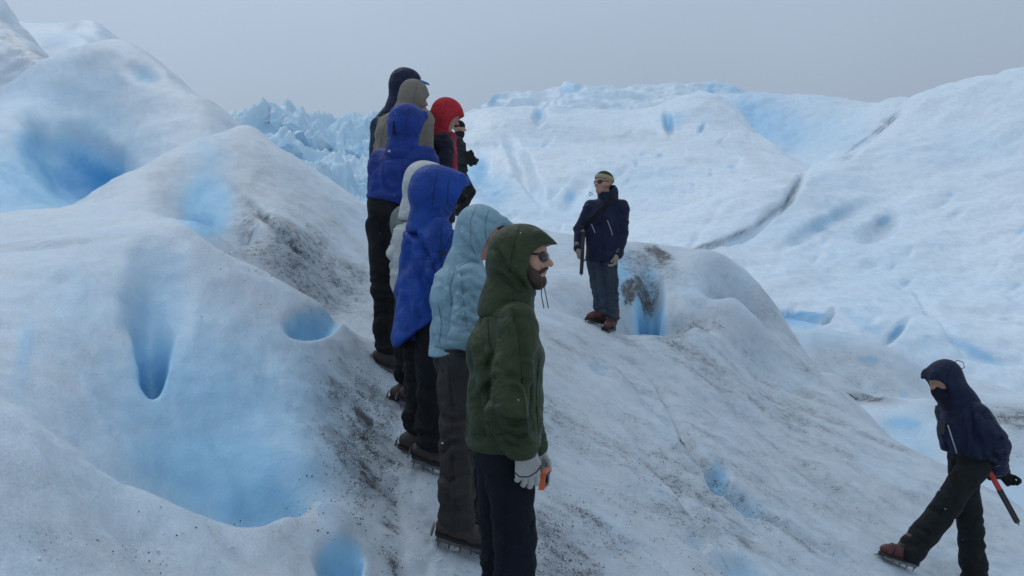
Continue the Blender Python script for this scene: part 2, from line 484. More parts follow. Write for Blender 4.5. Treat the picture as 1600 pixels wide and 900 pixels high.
near_dents += line_spots([(1028,606),(1062,660),(1094,715),(1116,742)], 5, 0.05, 0.8, 4, 12) + line_spots([(1130,755),(1180,792),(1262,842),(1330,880)], 6, 0.06, 0.8, 4, 12) + line_spots([(1000,690),(1060,760),(1110,830),(1160,880)], 6, 0.05, 0.8, 4, 12) + line_spots([(1180,700),(1230,760),(1290,820)], 5, 0.03, 0.8, 4, 12)
near_pits = [
 # melt holes: (px, py, rx, ry, angle, depth, y0, y1)
 (240,550,19,54,2,0.30,3.6,5.6,0.95), (487,508,36,17,-8,0.16,3.5,7,0.7), (530,884,29,36,0,0.14,2.5,5,0.5),
 (1122,748,15,18,-25,0.09,5,10), (1160,778,44,8,33,0.06,5,10), (1165,892,40,16,30,0.10,4,8), (1085,842,24,7,15,0.05,4,8),
 (1014,500,12,52,3,0.9,10.15,12.0,0.9),
]
_r = np.random.default_rng(12)      # boot prints trodden into the path
for _i in range(46):
    _u = _r.random(); _x, _y = 612 + 70 * _u + _r.normal() * 24, 590 + 315 * _u + _r.normal() * 14
    near_pits.append((_x, _y, _r.uniform(7, 13), _r.uniform(3, 6), _r.uniform(-30, 30), _r.uniform(0.010, 0.028), 3.2, 7, 0.3))
def streaks(P, PX, PY, Yn, B, D):
    # melt water has drawn the dust into runs down the slope
    ax = np.array(DOWN) / np.linalg.norm(DOWN)
    q = P * 5.0
    q = q - (q @ ax)[..., None] * ax * 0.68
    s1 = fbm(q, 4, gain=0.6)
    s2 = fbm(P * 0.9 + 40, 3)
    lipY = np.interp(PX, [-150, 0, 60, 139, 222, 289, 355, 400, 444, 489], [2.6, 2.85, 2.98, 3.1, 3.25, 3.35, 3.45, 3.55, 3.7, 3.95])
    k = 1 - smooth01((PX - 485) / 20)
    B = B * (1 - k * (1 - smooth01((Yn - lipY - 0.015) / 0.10)))
    return P, B, np.clip(np.where(D > 0.7, D * (1 + 0.5 * s1), np.minimum(D * (1.06 + 0.38 * s1 + 0.40 * s2), 0.70)), 0, 1)
def build_near():
    return heightfield('glacier_ice', ICE_NEAR, near_pts, (-320, 2050), (1.0, 21.0), 860, 560, base=slope,
        rough=((0.028, 1.1, 4, 0.5, None), (0.0045, 9.0, 3, 0.55, None), (0.005, 3.0, 3, 0.5, (DOWN, 3.0)), (0.016, 2.4, 3, 0.55, None)),
        dents=near_dents, pits=near_pits, blue=near_blue, dirt=near_dirt_shade, adjust=tread, lam=2e-5, post=streaks, late=False)
NEAR, NEAR_P = build_near()

def crumbs(name, n, zones, s0, s1, mat, seed, sink=0.3):
    """loose bits lying on the near ice; zones: (px, py, rx, ry, weight)"""
    r = np.random.default_rng(seed)
    G = NEAR_P.reshape(-1, 3); px = 800 + FPX * G[:, 0] / G[:, 1]; py = 450 - FPX * G[:, 2] / G[:, 1]
    w = np.zeros(len(G))
    for (cx, cy, rx, ry, wt) in zones:
        w = np.maximum(w, wt * np.exp(-((px - cx) / rx) ** 2 - ((py - cy) / ry) ** 2))
    w = w * (G[:, 1] < 8) * (py < 930) * (px > -20) * G[:, 1]
    w = w * np.clip(fbm(G * 4.0 + 9, 3) + 0.25, 0, 1)
    idx = r.choice(len(G), n, p=w / w.sum())
    c = G[idx] + r.normal(size=(n, 3)) * np.array((0.012, 0.012, 0))
    s = s0 + (s1 - s0) * r.random(n) ** 3
    u = np.array([(1, 0, 0), (-0.9, 0.2, 0), (0, 1, 0.1), (0.1, -1, 0), (0, 0.1, 0.9), (0.1, 0, -0.9)])
    V = (c[:, None, :] + u[None] * s[:, None, None] * (0.6 + 0.6 * r.random((n, 6, 1)))); V[..., 2] += (s * sink)[:, None]
    T = np.array([(a, b, d) for a in (0, 1) for b in (2, 3) for d in (4, 5)])
    T = np.where(np.array([[(a + b + d) % 2] for a, b, d in T]) == 1, T, T[:, ::-1])
    F = (np.arange(n)[:, None, None] * 6 + T[None]).reshape(-1, 3)
    tag(link_mesh(name, V.reshape(-1, 3), F, mat, None, False), kind='stuff')
_m, _t, _b = new_mat('loose_ice'); _b.inputs['Base Color'].default_value = (0.66, 0.73, 0.78, 1); _b.inputs['Roughness'].default_value = 0.25
_m2, _t2, _b2 = new_mat('rock_grit'); _b2.inputs['Base Color'].default_value = (0.045, 0.042, 0.040, 1); _b2.inputs['Roughness'].default_value = 0.8
crumbs('ice_crumbs', 5000, [(610, 700, 60, 160, 1.0), (700, 880, 60, 60, 1.0), (250, 860, 320, 60, 0.12), (950, 830, 200, 100, 0.6), (1150, 760, 300, 140, 0.35), (540, 560, 60, 90, 0.5)], 0.002, 0.008, _m, 5)
crumbs('rock_grit', 5200, [(568, 690, 26, 80, 1.6), (575, 720, 50, 170, 0.8), (612, 840, 16, 60, 1.2), (470, 440, 120, 50, 0.12), (890, 840, 60, 60, 0.9), (180, 860, 160, 50, 0.04), (1040, 760, 160, 120, 0.16), (500, 780, 60, 25, 0.5)], 0.0014, 0.0058, _m2, 6, 0.15)
# ------------------------------------------------------------------ valley floor, middle ice, far hills
heightfield('valley_ice', ICE_MID, [
 (1150,900,11),(1500,960,10.5),(2000,1100,9.5),(2400,1200,9.5),
 (1200,720,15),(1400,700,13.5),(1390,640,15),(1600,740,13),(1800,760,12.5),(2200,800,12),(1470,640,15),
 (1345,622,16.2),(1300,592,16.8),(1420,625,16.0),(1600,640,16),(1800,660,16),(2200,680,15),
 (1345,640,17.5),(1440,640,17.5),(1300,610,18.0),
 (1250,560,19.5),(1300,600,18.8),(1380,620,18.5),(1440,625,18.5),(1330,560,20),(1400,590,19.6),
 (1230,517,21.5),(1300,516,21.5),(1370,538,21),(1420,577,20.5),(1450,615,20),(1200,520,22),
 (1230,560,24.5),(1300,565,25),(1370,590,25),(1450,640,24),(1200,560,25),
 (1530,600,22),(1600,615,21),(1800,600,22),(2200,620,22),
 (1480,640,27),(1380,620,30),(1250,610,31),(1600,640,30),(1800,640,31),(2200,640,31),(1000,600,31),(1000,600,24),(1000,700,16),(1000,900,12),(1530,640,25),(1600,660,25),
 (1300,620,40),(1600,640,40),(1000,600,40),(2200,640,40),
 ], (950, 2300), (10.5, 40), 420, 260,
 rough=((0.12, 0.4, 4, 0.5, None), (0.03, 2.2, 3, 0.5, None)),
 blue=[(1412,661,32,9,3,0.46,0.5,11,17),(1360,562,20,5,5,0.40,0.7,17,23),(1415,700,60,60,0,0.25,0.9,11,17),(1590,760,60,60,0,0.2,0.9,10,16),(1560,590,40,8,10,0.35,0.8,17,26),(1413,617,9,7,0,0.40,0.6,16,20),(1280,525,90,30,0,0.18,0.9,17,24)],
 dirt=[(1350,622,66,9,6,0.80,0.6,14.8,17.4),(1370,605,110,26,12,0.52,0.8,16.5,20.5),(1500,640,60,20,5,0.55,0.7,13,23),(1590,655,60,22,8,0.75,0.6,13,23),(1330,578,115,36,16,0.52,0.8,16,23),(1230,545,20,40,0,0.4,0.9,16,23),(1560,640,80,14,4,0.6,0.8,13,24),(1590,700,40,40,0,0.5,0.9,11,16)],
 pits=[(1412,664,34,9,3,0.20,11,17),(1345,628,60,5,6,0.14,14.8,17.4),(1360,563,18,4,5,0.08,17,23)], lam=1e-5, dirt0=0.03)

def holes(n, box, size, dep, y0, y1, seed, blue=0.4):
    r = np.random.default_rng(seed)
    d, b = [], []
    for k in range(n):
        px, py = r.uniform(box[0], box[2]), r.uniform(box[1], box[3])
        s = size * r.uniform(0.45, 1.5); a = r.uniform(-60, 30)
        d.append((px, py, s * r.uniform(1.0, 3.4), s * 0.42, a, dep * r.uniform(0.3, 1.0), y0, y1, 0.9))
        b.append((px, py + s * 0.2, s * r.uniform(0.8, 1.6), s * 0.6, a, blue * r.uniform(0.4, 1.15), 0.7, y0, y1))
    return d, b

# the long white slope rising to the right
d1, b1 = holes(60, (1080, 300, 1640, 590), 5.5, 0.22, 22, 90, 3, 0.30)
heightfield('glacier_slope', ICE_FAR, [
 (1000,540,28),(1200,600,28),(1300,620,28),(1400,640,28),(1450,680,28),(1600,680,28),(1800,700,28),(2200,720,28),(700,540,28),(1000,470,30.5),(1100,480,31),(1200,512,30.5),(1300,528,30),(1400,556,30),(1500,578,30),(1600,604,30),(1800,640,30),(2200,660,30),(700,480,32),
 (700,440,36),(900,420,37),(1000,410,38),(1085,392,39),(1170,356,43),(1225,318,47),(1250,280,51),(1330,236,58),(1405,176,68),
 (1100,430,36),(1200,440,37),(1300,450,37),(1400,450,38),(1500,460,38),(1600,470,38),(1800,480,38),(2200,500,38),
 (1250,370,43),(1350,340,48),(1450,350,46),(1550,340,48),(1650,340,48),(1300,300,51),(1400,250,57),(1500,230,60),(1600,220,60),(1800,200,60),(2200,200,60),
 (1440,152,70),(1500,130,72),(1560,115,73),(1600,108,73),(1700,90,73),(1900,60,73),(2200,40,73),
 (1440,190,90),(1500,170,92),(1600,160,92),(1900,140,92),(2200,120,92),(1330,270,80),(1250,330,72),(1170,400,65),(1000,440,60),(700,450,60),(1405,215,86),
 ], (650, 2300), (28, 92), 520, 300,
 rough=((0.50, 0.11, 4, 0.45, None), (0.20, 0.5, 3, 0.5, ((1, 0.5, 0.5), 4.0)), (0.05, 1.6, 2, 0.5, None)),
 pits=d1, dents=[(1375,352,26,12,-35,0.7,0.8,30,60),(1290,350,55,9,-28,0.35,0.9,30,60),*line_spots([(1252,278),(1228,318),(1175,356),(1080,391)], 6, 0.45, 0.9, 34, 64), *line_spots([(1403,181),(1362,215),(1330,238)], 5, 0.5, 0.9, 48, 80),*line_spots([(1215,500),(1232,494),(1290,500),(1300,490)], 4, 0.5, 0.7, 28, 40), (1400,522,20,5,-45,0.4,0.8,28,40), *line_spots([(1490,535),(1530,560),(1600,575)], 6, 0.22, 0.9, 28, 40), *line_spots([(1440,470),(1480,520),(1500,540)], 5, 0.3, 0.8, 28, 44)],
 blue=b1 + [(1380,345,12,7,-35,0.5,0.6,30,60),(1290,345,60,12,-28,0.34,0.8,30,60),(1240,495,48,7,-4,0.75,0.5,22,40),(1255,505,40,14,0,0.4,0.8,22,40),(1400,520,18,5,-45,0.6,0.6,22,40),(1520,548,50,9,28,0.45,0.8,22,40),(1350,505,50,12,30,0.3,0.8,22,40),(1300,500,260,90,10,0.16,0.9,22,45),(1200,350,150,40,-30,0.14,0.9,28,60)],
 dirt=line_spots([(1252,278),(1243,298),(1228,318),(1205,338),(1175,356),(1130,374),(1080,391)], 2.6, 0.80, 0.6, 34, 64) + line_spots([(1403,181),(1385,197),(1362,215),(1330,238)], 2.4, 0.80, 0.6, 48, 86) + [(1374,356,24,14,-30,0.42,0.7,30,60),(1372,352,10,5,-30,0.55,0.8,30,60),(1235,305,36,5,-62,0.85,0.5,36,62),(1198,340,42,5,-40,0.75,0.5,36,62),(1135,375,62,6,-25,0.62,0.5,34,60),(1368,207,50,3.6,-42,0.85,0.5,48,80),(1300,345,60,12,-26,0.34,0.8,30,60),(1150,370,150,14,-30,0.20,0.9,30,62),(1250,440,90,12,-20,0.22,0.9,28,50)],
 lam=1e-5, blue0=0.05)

# the broad hill in the middle
d2, b2 = holes(60, (745, 190, 1210, 400), 4.5, 0.32, 40, 120, 5, 0.32)
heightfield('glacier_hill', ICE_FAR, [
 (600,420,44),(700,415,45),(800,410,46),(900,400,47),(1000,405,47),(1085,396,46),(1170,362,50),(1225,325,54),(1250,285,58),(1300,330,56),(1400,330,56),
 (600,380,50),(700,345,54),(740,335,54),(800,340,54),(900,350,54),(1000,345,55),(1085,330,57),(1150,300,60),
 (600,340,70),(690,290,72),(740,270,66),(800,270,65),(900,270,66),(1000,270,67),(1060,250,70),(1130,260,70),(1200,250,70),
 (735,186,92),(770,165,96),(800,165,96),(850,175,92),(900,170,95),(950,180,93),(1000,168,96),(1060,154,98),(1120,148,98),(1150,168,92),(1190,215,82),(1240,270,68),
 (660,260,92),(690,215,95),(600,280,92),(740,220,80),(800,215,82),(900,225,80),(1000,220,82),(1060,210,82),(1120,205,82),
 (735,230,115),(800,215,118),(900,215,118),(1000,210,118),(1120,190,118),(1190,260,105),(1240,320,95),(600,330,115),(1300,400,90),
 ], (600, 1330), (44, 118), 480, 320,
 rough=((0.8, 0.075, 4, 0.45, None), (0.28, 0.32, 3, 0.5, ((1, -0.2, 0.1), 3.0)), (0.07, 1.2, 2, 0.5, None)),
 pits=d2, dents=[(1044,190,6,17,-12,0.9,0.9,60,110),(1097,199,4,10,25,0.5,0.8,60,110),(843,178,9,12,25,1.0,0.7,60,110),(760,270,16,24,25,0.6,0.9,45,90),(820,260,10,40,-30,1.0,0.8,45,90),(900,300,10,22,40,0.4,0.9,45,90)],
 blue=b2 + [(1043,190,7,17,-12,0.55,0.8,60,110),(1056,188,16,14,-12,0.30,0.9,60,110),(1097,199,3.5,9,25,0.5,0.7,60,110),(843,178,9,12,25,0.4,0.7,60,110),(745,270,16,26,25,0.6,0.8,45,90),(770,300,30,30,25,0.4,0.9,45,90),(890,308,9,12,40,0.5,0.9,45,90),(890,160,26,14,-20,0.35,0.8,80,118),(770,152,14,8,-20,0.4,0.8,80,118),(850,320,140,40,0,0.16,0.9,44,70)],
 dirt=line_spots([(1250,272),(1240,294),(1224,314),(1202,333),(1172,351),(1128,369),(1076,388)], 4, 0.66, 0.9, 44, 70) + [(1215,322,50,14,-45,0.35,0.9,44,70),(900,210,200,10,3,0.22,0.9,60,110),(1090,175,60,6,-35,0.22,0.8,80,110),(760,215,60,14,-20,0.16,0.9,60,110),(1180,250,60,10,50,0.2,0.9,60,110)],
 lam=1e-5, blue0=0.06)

# blue bowl behind the hill's right shoulder, and the farthest ridge
heightfield('ice_bowl', ICE_FAR, [
 (1000,330,75),(1150,330,75),(1220,292,74),(1250,282,72),(1330,245,78),(1405,190,86),(1500,250,86),(1100,260,95),
 (1150,225,112),(1200,240,104),(1250,250,96),(1300,230,96),(1350,210,96),(1210,195,116),(1270,200,110),(1330,195,106),
 (1080,152,132),(1150,149,130),(1210,147,128),(1260,154,124),(1300,171,118),(1340,178,112),(1390,164,104),(1405,172,100),(1430,190,98),(1500,200,98),
 (1150,190,160),(1210,185,160),(1300,205,150),(1400,200,140),(1500,220,140),(1000,200,150),(1000,160,135),
 ], (1040, 1500), (72, 160), 280, 200,
 rough=((0.8, 0.07, 4, 0.5, None), (0.25, 0.5, 3, 0.5, None)),
 blue=[(1205,195,80,48,25,0.42,0.8,90,140),(1180,195,50,44,40,0.52,0.8,90,140),(1215,250,20,60,-25,0.35,0.9,70,120),(1250,200,120,60,10,0.28,0.9,80,140)],
 dirt=line_spots([(1402,178),(1383,194),(1360,212),(1326,236)], 3, 0.80, 0.7, 70, 112), lam=1e-5, blue0=0.08)

heightfield('ice_ridge', ICE_FAR, [
 (650,220,130),(760,200,130),(900,190,130),(1000,175,130),(1100,165,130),(1200,170,130),
 (735,200,150),(770,152,155),(790,141,156),(830,148,158),(868,139,160),(893,125,162),(912,141,164),(940,154,166),(1000,141,168),(1080,130,170),(1130,130,170),(1155,142,168),(1170,175,160),(690,230,150),(650,240,150),
 (770,200,200),(900,190,200),(1000,180,200),(1130,180,200),(1200,230,200),(650,260,200),
 ], (660, 1200), (130, 200), 300, 140,
 rough=((1.6, 0.05, 5, 0.55, None), (0.8, 0.25, 3, 0.5, None)),
 blue=[(890,138,24,10,-20,0.4,0.8,130,200),(768,154,14,9,-25,0.5,0.7,130,200),(1130,138,50,8,5,0.38,0.8,130,200),(1110,140,10,6,-50,0.6,0.7,130,200)],
 lam=1e-5, blue0=0.16)

# upper left: dusty shoulder and pale crest behind the peak mound
heightfield('ice_shoulder', ICE_MID, [
 (-300,200,19),(0,200,19.5),(100,170,20),(-300,40,24),(-100,30,24),(0,80,22.5),(40,115,21.5),(0,130,21.5),(75,96,23),(60,75,24),(30,48,25),(0,2,26),(-60,-60,27),(-300,-200,27),(110,130,22),
 (30,100,31),(0,60,32),(-60,20,33),(75,130,29),(-300,-100,33),(110,170,28),(150,220,22),(150,250,28),
 ], (-420, 150), (19.5, 32), 200, 160,
 rough=((0.18, 0.35, 4, 0.5, None), (0.05, 1.8, 3, 0.5, None)),
 dirt=[(30,75,60,16,52,0.55,0.7,20,30),(60,88,30,8,35,0.6,0.6,20,30),(15,60,18,8,40,0.7,0.7,20,30),(20,120,60,40,30,0.32,0.9,19,30)], lam=1e-5)
heightfield('ice_saddle', ICE_MID, [
 (-200,120,30),(0,120,30),(60,120,30),(120,115,30),(200,120,30),(300,150,30),
 (60,72,33.5),(95,70,33),(130,60,33.5),(160,85,32),
 (-100,40,36),(0,34,36),(40,42,36),(85,48,36),(110,40,36.5),(132,32,37),(146,44,36),(162,66,35),(200,110,34),(300,170,34),
 (40,80,44),(85,85,44),(132,80,45),(162,110,44),(300,220,44),(-100,90,44),
 ], (-300, 300), (30, 44), 200, 140, rough=((0.12, 0.3, 4, 0.5, None),), blue=[(100,62,60,16,-10,0.22,0.9,30,40)], blue0=0.12, lam=1e-5)

# glacier sheet to the horizon
gx = np.linspace(-1, 1, 120); gx = np.sign(gx) * np.abs(gx) ** 2.2 * 1500
gy = np.concatenate([np.linspace(-60, 20, 20), 20 + np.linspace(0, 1, 120)[1:] ** 2.2 * 2000])
GX, GY = np.meshgrid(gx, gy)
GZ = -9.0 + 2.0 * fbm(np.stack([GX / 60, GY / 60, 0 * GX], -1), 4)
idx = np.arange(GX.size).reshape(GX.shape)
tag(link_mesh('ground', np.stack([GX, GY, GZ], -1).reshape(-1, 3),
    np.stack([idx[:-1, :-1], idx[:-1, 1:], idx[1:, 1:], idx[1:, :-1]], -1).reshape(-1, 4), ICE_FAR), kind='structure')

# serac field on the left: broken ice towers, each its own block
field = empty('serac_field', at(480, 300, 150)); tag(field, kind='structure')
import bmesh
def ico_hull(seed, w, d, h, lean):
    r = np.random.default_rng(seed)
    n = 12
    q = r.normal(size=(n, 3)); q /= np.linalg.norm(q, axis=1)[:, None]
    q[:, :2] = np.sign(q[:, :2]) * np.abs(q[:, :2]) ** 0.7
    q *= r.uniform(0.85, 1.0, size=(n, 1))
    q = q * np.array([w, d, h]) * 0.5
    tz = q[:, 2] / h + 0.5
    q[:, :2] *= (1.15 - 0.52 * tz)[:, None]
    q[:, 0] += lean * tz * w
    bm = bmesh.new()
    for v in q: bm.verts.new(v)
    hull = bmesh.ops.convex_hull(bm, input=bm.verts)
    bmesh.ops.delete(bm, geom=[e for e in hull['geom_interior'] if isinstance(e, bmesh.types.BMVert)], context='VERTS')
    bmesh.ops.triangulate(bm, faces=bm.faces)
    bmesh.ops.subdivide_edges(bm, edges=bm.edges, cuts=5, use_grid_fill=True)
    bm.verts.ensure_lookup_table()
    V = np.array([v.co[:] for v in bm.verts]); 
    bm.faces.ensure_lookup_table()
    F = [tuple(v.index for v in f.verts) for f in bm.faces]
    bm.free()
    return V, F
def serac(px_l, px_r, py_t, py_b, Y, seed, lean=0.0, bl=0.25):
    c = at((px_l + px_r) / 2, (py_t + py_b) / 2, Y)
    w = (px_r - px_l) / FPX * Y; h = (py_b - py_t) / FPX * Y
    V, F = ico_hull(seed, w * 1.95, w * 1.6 + h * 0.3, h * 1.25, lean)
    n = V / (np.linalg.norm(V, axis=1)[:, None] + 1e-9)
    V = V + n * (0.085 * w * fbm(V / w * 2.6 + seed * 3.1, 4, gain=0.6))[:, None]
    V[:, 2] += 0.05 * h * fbm(V * np.array([3 / w, 3 / w, 0.6 / h]) + seed, 3)
    o = link_mesh('ice_tower', V + c, F, ICE_BLUEFAR, field, False)
    low = np.clip(0.55 - (V[:, 2] / h + 0.5), 0, 1)
    b = bl + 0.35 * fbm(V / w * 1.6 + seed, 3)
    a = o.data.attributes.new('blue', 'FLOAT', 'POINT'); a.data.foreach_set('value', np.clip(b, 0, 1).astype(np.float32))
    a = o.data.attributes.new('dirt', 'FLOAT', 'POINT'); a.data.foreach_set('value', np.zeros(len(V), dtype=np.float32))
serac_list = [(366,398,168,230,175),(385,430,170,240,172),(415,440,155,230,178),(428,462,163,235,170),(452,478,186,240,165),(475,505,184,250,168),(498,520,190,250,172),(515,545,186,255,170),(540,572,188,262,172),(565,600,187,270,174),(590,640,200,290,176),
 (430,455,180,215,160),(445,472,205,238,150),(472,492,218,245,148),(495,520,205,250,155),(520,545,215,262,150),(545,566,210,265,150),(560,585,235,285,145),(455,478,232,262,140),(478,505,228,268,140),(500,525,245,285,138),(525,552,240,292,138),(548,575,262,310,135),(530,550,275,310,128),(560,600,285,330,128),(508,532,270,300,128),(575,605,255,300,140),(484,508,262,288,128),(440,470,225,250,132),(396,428,200,230,150)]
serac_list = serac_list[:10] + serac_list[10::2]
for k, a in enumerate(serac_list):
    serac(*a, seed=100 + k, lean=random.uniform(-0.3, 0.3), bl=random.uniform(0.12, 0.38))
def shatter(P, PX, PY, Yn, B, D):
    # the ice breaks into upright blades with clefts between them
    q = P * np.array((0.085, 0.055, 0.02))
    q = q + 0.35 * np.stack([noise3(q * 1.3 + 3), noise3(q * 1.3 + 8), 0 * q[..., 0]], -1)
    r1 = 1 - 2.0 * np.abs(noise3(q)); r2 = 1 - 2.0 * np.abs(noise3(q * 2.4 + 5)); r3 = 1 - 2 * np.abs(noise3(q * 5.2 + 9))
    h = 3.6 * np.sign(r1) * np.abs(r1) ** 1.5 + 2.4 * r2 + 1.0 * r3 - 3.0
    P[..., 2] += h
    return P, np.clip(0.34 - 0.05 * h, 0.05, 0.8), D
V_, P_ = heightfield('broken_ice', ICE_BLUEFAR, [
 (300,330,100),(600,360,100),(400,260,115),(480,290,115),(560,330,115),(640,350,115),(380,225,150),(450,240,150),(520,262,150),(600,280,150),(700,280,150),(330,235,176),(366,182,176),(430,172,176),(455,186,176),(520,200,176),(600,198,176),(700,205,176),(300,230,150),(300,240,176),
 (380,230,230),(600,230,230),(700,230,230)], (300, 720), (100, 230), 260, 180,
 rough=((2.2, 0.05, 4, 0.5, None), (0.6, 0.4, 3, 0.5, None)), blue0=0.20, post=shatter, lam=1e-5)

# falling snow and mist in the air
HAZE_D = 0.0011
_m3 = bpy.data.materials.new('mist'); _m3.use_nodes = True
_t3 = _m3.node_tree; _t3.nodes.clear()
_o3 = N(_t3, 'ShaderNodeOutputMaterial'); _v3 = N(_t3, 'ShaderNodeVolumePrincipled')
_v3.inputs['Color'].default_value = (0.86, 0.91, 0.97, 1); _v3.inputs['Density'].default_value = HAZE_D
_t3.links.new(_v3.outputs[0], _o3.inputs['Volume'])
_hz = [np.array((x, y, z)) for x in (-1700, 1700) for y in (-90, 2200) for z in (-16, 46)]
tag(link_mesh('haze', _hz, [(0, 1, 3, 2), (4, 6, 7, 5), (0, 4, 5, 1), (2, 3, 7, 6), (0, 2, 6, 4), (1, 5, 7, 3)], _m3, None, False), kind='stuff')
SL_UP = np.array((0.275, -0.165, 0.947))
# ------------------------------------------------------------------ solid modelling by distance fields
class Solid:
    """rounded, blended shapes -> one continuous skin (surface nets)"""
    def __init__(self, vox):
        self.vox = vox; self.ops = []
    def rc(self, a, b, ra, rb, k=0.03, sub=False):
        self.ops.append(('sub' if sub else 'add', np.array(a, float), np.array(b, float), ra, rb, k)); return self
    def ball(self, c, r, k=0.03, sub=False):
        return self.rc(c, np.array(c) + 1e-4, r, r, k, sub)
    def ell(self, c, axes, radii, k=0.03, sub=False):
        """ellipsoid: axes = 3 unit vectors, radii = 3 numbers"""
        self.ops.append(('esub' if sub else 'eadd', np.array(c, float), np.array(axes, float), np.array(radii, float), 0, k)); return self
    def cut(self, p, n, k=0.008):
        """remove everything on the side n points to"""
        n = np.array(n, float); n /= np.linalg.norm(n)
        self.ops.append(('cut', np.array(p, float), n, 0, 0, k)); return self
    def mesh(self):
        vx = self.vox
        lo, hi = np.full(3, 1e9), np.full(3, -1e9)
        for o in self.ops:
            if o[0] == 'add':
                r = max(o[3], o[4]); lo = np.minimum(lo, np.minimum(o[1], o[2]) - r); hi = np.maximum(hi, np.maximum(o[1], o[2]) + r)
            elif o[0] == 'eadd':
                r = o[3].max(); lo = np.minimum(lo, o[1] - r); hi = np.maximum(hi, o[1] + r)
        lo -= 3 * vx; hi += 3 * vx
        n = np.ceil((hi - lo) / vx).astype(int) + 1
        ax = [lo[i] + vx * np.arange(n[i]) for i in range(3)]
        D = np.full(n, 0.3)
        for o in self.ops:
            kind, k = o[0], o[5]
            if kind == 'cut':
                G = (ax[0][:, None, None] - o[1][0]) * o[2][0] + (ax[1][None, :, None] - o[1][1]) * o[2][1] + (ax[2][None, None, :] - o[1][2]) * o[2][2]
                h = np.clip(0.5 + 0.5 * (G - D) / k, 0, 1)
                D = D + (G - D) * h + k * h * (1 - h)
                continue
            if kind in ('add', 'sub'):
                r = max(o[3], o[4]); b0 = np.minimum(o[1], o[2]) - r; b1 = np.maximum(o[1], o[2]) + r
            else:
                r = o[3].max(); b0 = o[1] - r; b1 = o[1] + r
            m = k + 4 * vx
            i0 = np.clip(np.floor((b0 - m - lo) / vx).astype(int), 0, n); i1 = np.clip(np.ceil((b1 + m - lo) / vx).astype(int) + 1, 0, n)
            if (i1 <= i0).any(): continue
            sl = tuple(slice(i0[i], i1[i]) for i in range(3))
            X = ax[0][sl[0]][:, None, None]; Y = ax[1][sl[1]][None, :, None]; Z = ax[2][sl[2]][None, None, :]
            if kind in ('add', 'sub'):
                a, bb = o[1], o[2]; d = bb - a; L = d @ d + 1e-12
                t = np.clip(((X - a[0]) * d[0] + (Y - a[1]) * d[1] + (Z - a[2]) * d[2]) / L, 0, 1)
                G = np.sqrt((X - a[0] - t * d[0]) ** 2 + (Y - a[1] - t * d[1]) ** 2 + (Z - a[2] - t * d[2]) ** 2) - (o[3] + (o[4] - o[3]) * t)
            else:
                A, R = o[2], o[3]
                q = [((X - o[1][0]) * A[i][0] + (Y - o[1][1]) * A[i][1] + (Z - o[1][2]) * A[i][2]) / R[i] for i in range(3)]
                s = np.sqrt(q[0] ** 2 + q[1] ** 2 + q[2] ** 2)
                s2 = np.sqrt((q[0] / R[0]) ** 2 + (q[1] / R[1]) ** 2 + (q[2] / R[2]) ** 2) + 1e-9
                G = s * (s - 1) / s2
            Dd = D[sl]
            if kind in ('add', 'eadd'):
                h = np.clip(0.5 + 0.5 * (Dd - G) / k, 0, 1)
                D[sl] = Dd + (G - Dd) * h - k * h * (1 - h)
            else:
                G = -G
                h = np.clip(0.5 + 0.5 * (G - Dd) / k, 0, 1)
                D[sl] = Dd + (G - Dd) * h + k * h * (1 - h)
        return self._nets(D, lo, vx)
    @staticmethod
    def _nets(D, lo, vx):
        s = D < 0
        n = D.shape
        c = [s[a:n[0] - 1 + a, b:n[1] - 1 + b, d:n[2] - 1 + d] for a in (0, 1) for b in (0, 1) for d in (0, 1)]
        tot = sum(x.astype(np.int8) for x in c)
        act = (tot > 0) & (tot < 8)
        I = np.argwhere(act)
        vid = np.full(act.shape, -1, dtype=np.int64); vid[act] = np.arange(len(I))
        acc = np.zeros((len(I), 3)); cnt = np.zeros(len(I))
        cor = [(a, b, d) for a in (0, 1) for b in (0, 1) for d in (0, 1)]
        for i in range(8):
            for j in range(i + 1, 8):
                p, q = np.array(cor[i]), np.array(cor[j])
                if np.abs(p - q).sum() != 1: continue
                dp = D[I[:, 0] + p[0], I[:, 1] + p[1], I[:, 2] + p[2]]; dq = D[I[:, 0] + q[0], I[:, 1] + q[1], I[:, 2] + q[2]]
                x = (dp < 0) != (dq < 0)
                t = np.where(x, dp / (dp - dq + 1e-15), 0)
                acc += np.where(x[:, None], p + t[:, None] * (q - p), 0); cnt += x
        V = lo + (I + acc / cnt[:, None]) * vx
        F = []
        for a in range(3):
            b, d = (a + 1) % 3, (a + 2) % 3
            s0 = [slice(None)] * 3; s1 = [slice(None)] * 3
            s0[a] = slice(0, n[a] - 1); s1[a] = slice(1, n[a])
            for k in (b, d): s0[k] = slice(1, n[k] - 1); s1[k] = slice(1, n[k] - 1)
            e0, e1 = s[tuple(s0)], s[tuple(s1)]
            E = np.argwhere(e0 != e1)
            fl = e0[tuple(E.T)]
            E = E.copy(); E[:, b] += 1; E[:, d] += 1
            def cell(db, dd):
                q = E.copy(); q[:, b] -= db; q[:, d] -= dd
                return vid[q[:, 0], q[:, 1], q[:, 2]]
            Q = np.stack([cell(1, 1), cell(0, 1), cell(0, 0), cell(1, 0)], axis=1)
            Q[~fl] = Q[~fl][:, ::-1]
            F.append(Q)
        return V, np.concatenate(F)

def vnormals(V, F):
    a, b, c, d = (V[F[:, i]] for i in range(4))
    fn = np.cross(c - a, d - b)
    n = np.zeros_like(V)
    for i in range(4): np.add.at(n, F[:, i], fn)
    return n / (np.linalg.norm(n, axis=1)[:, None] + 1e-12)

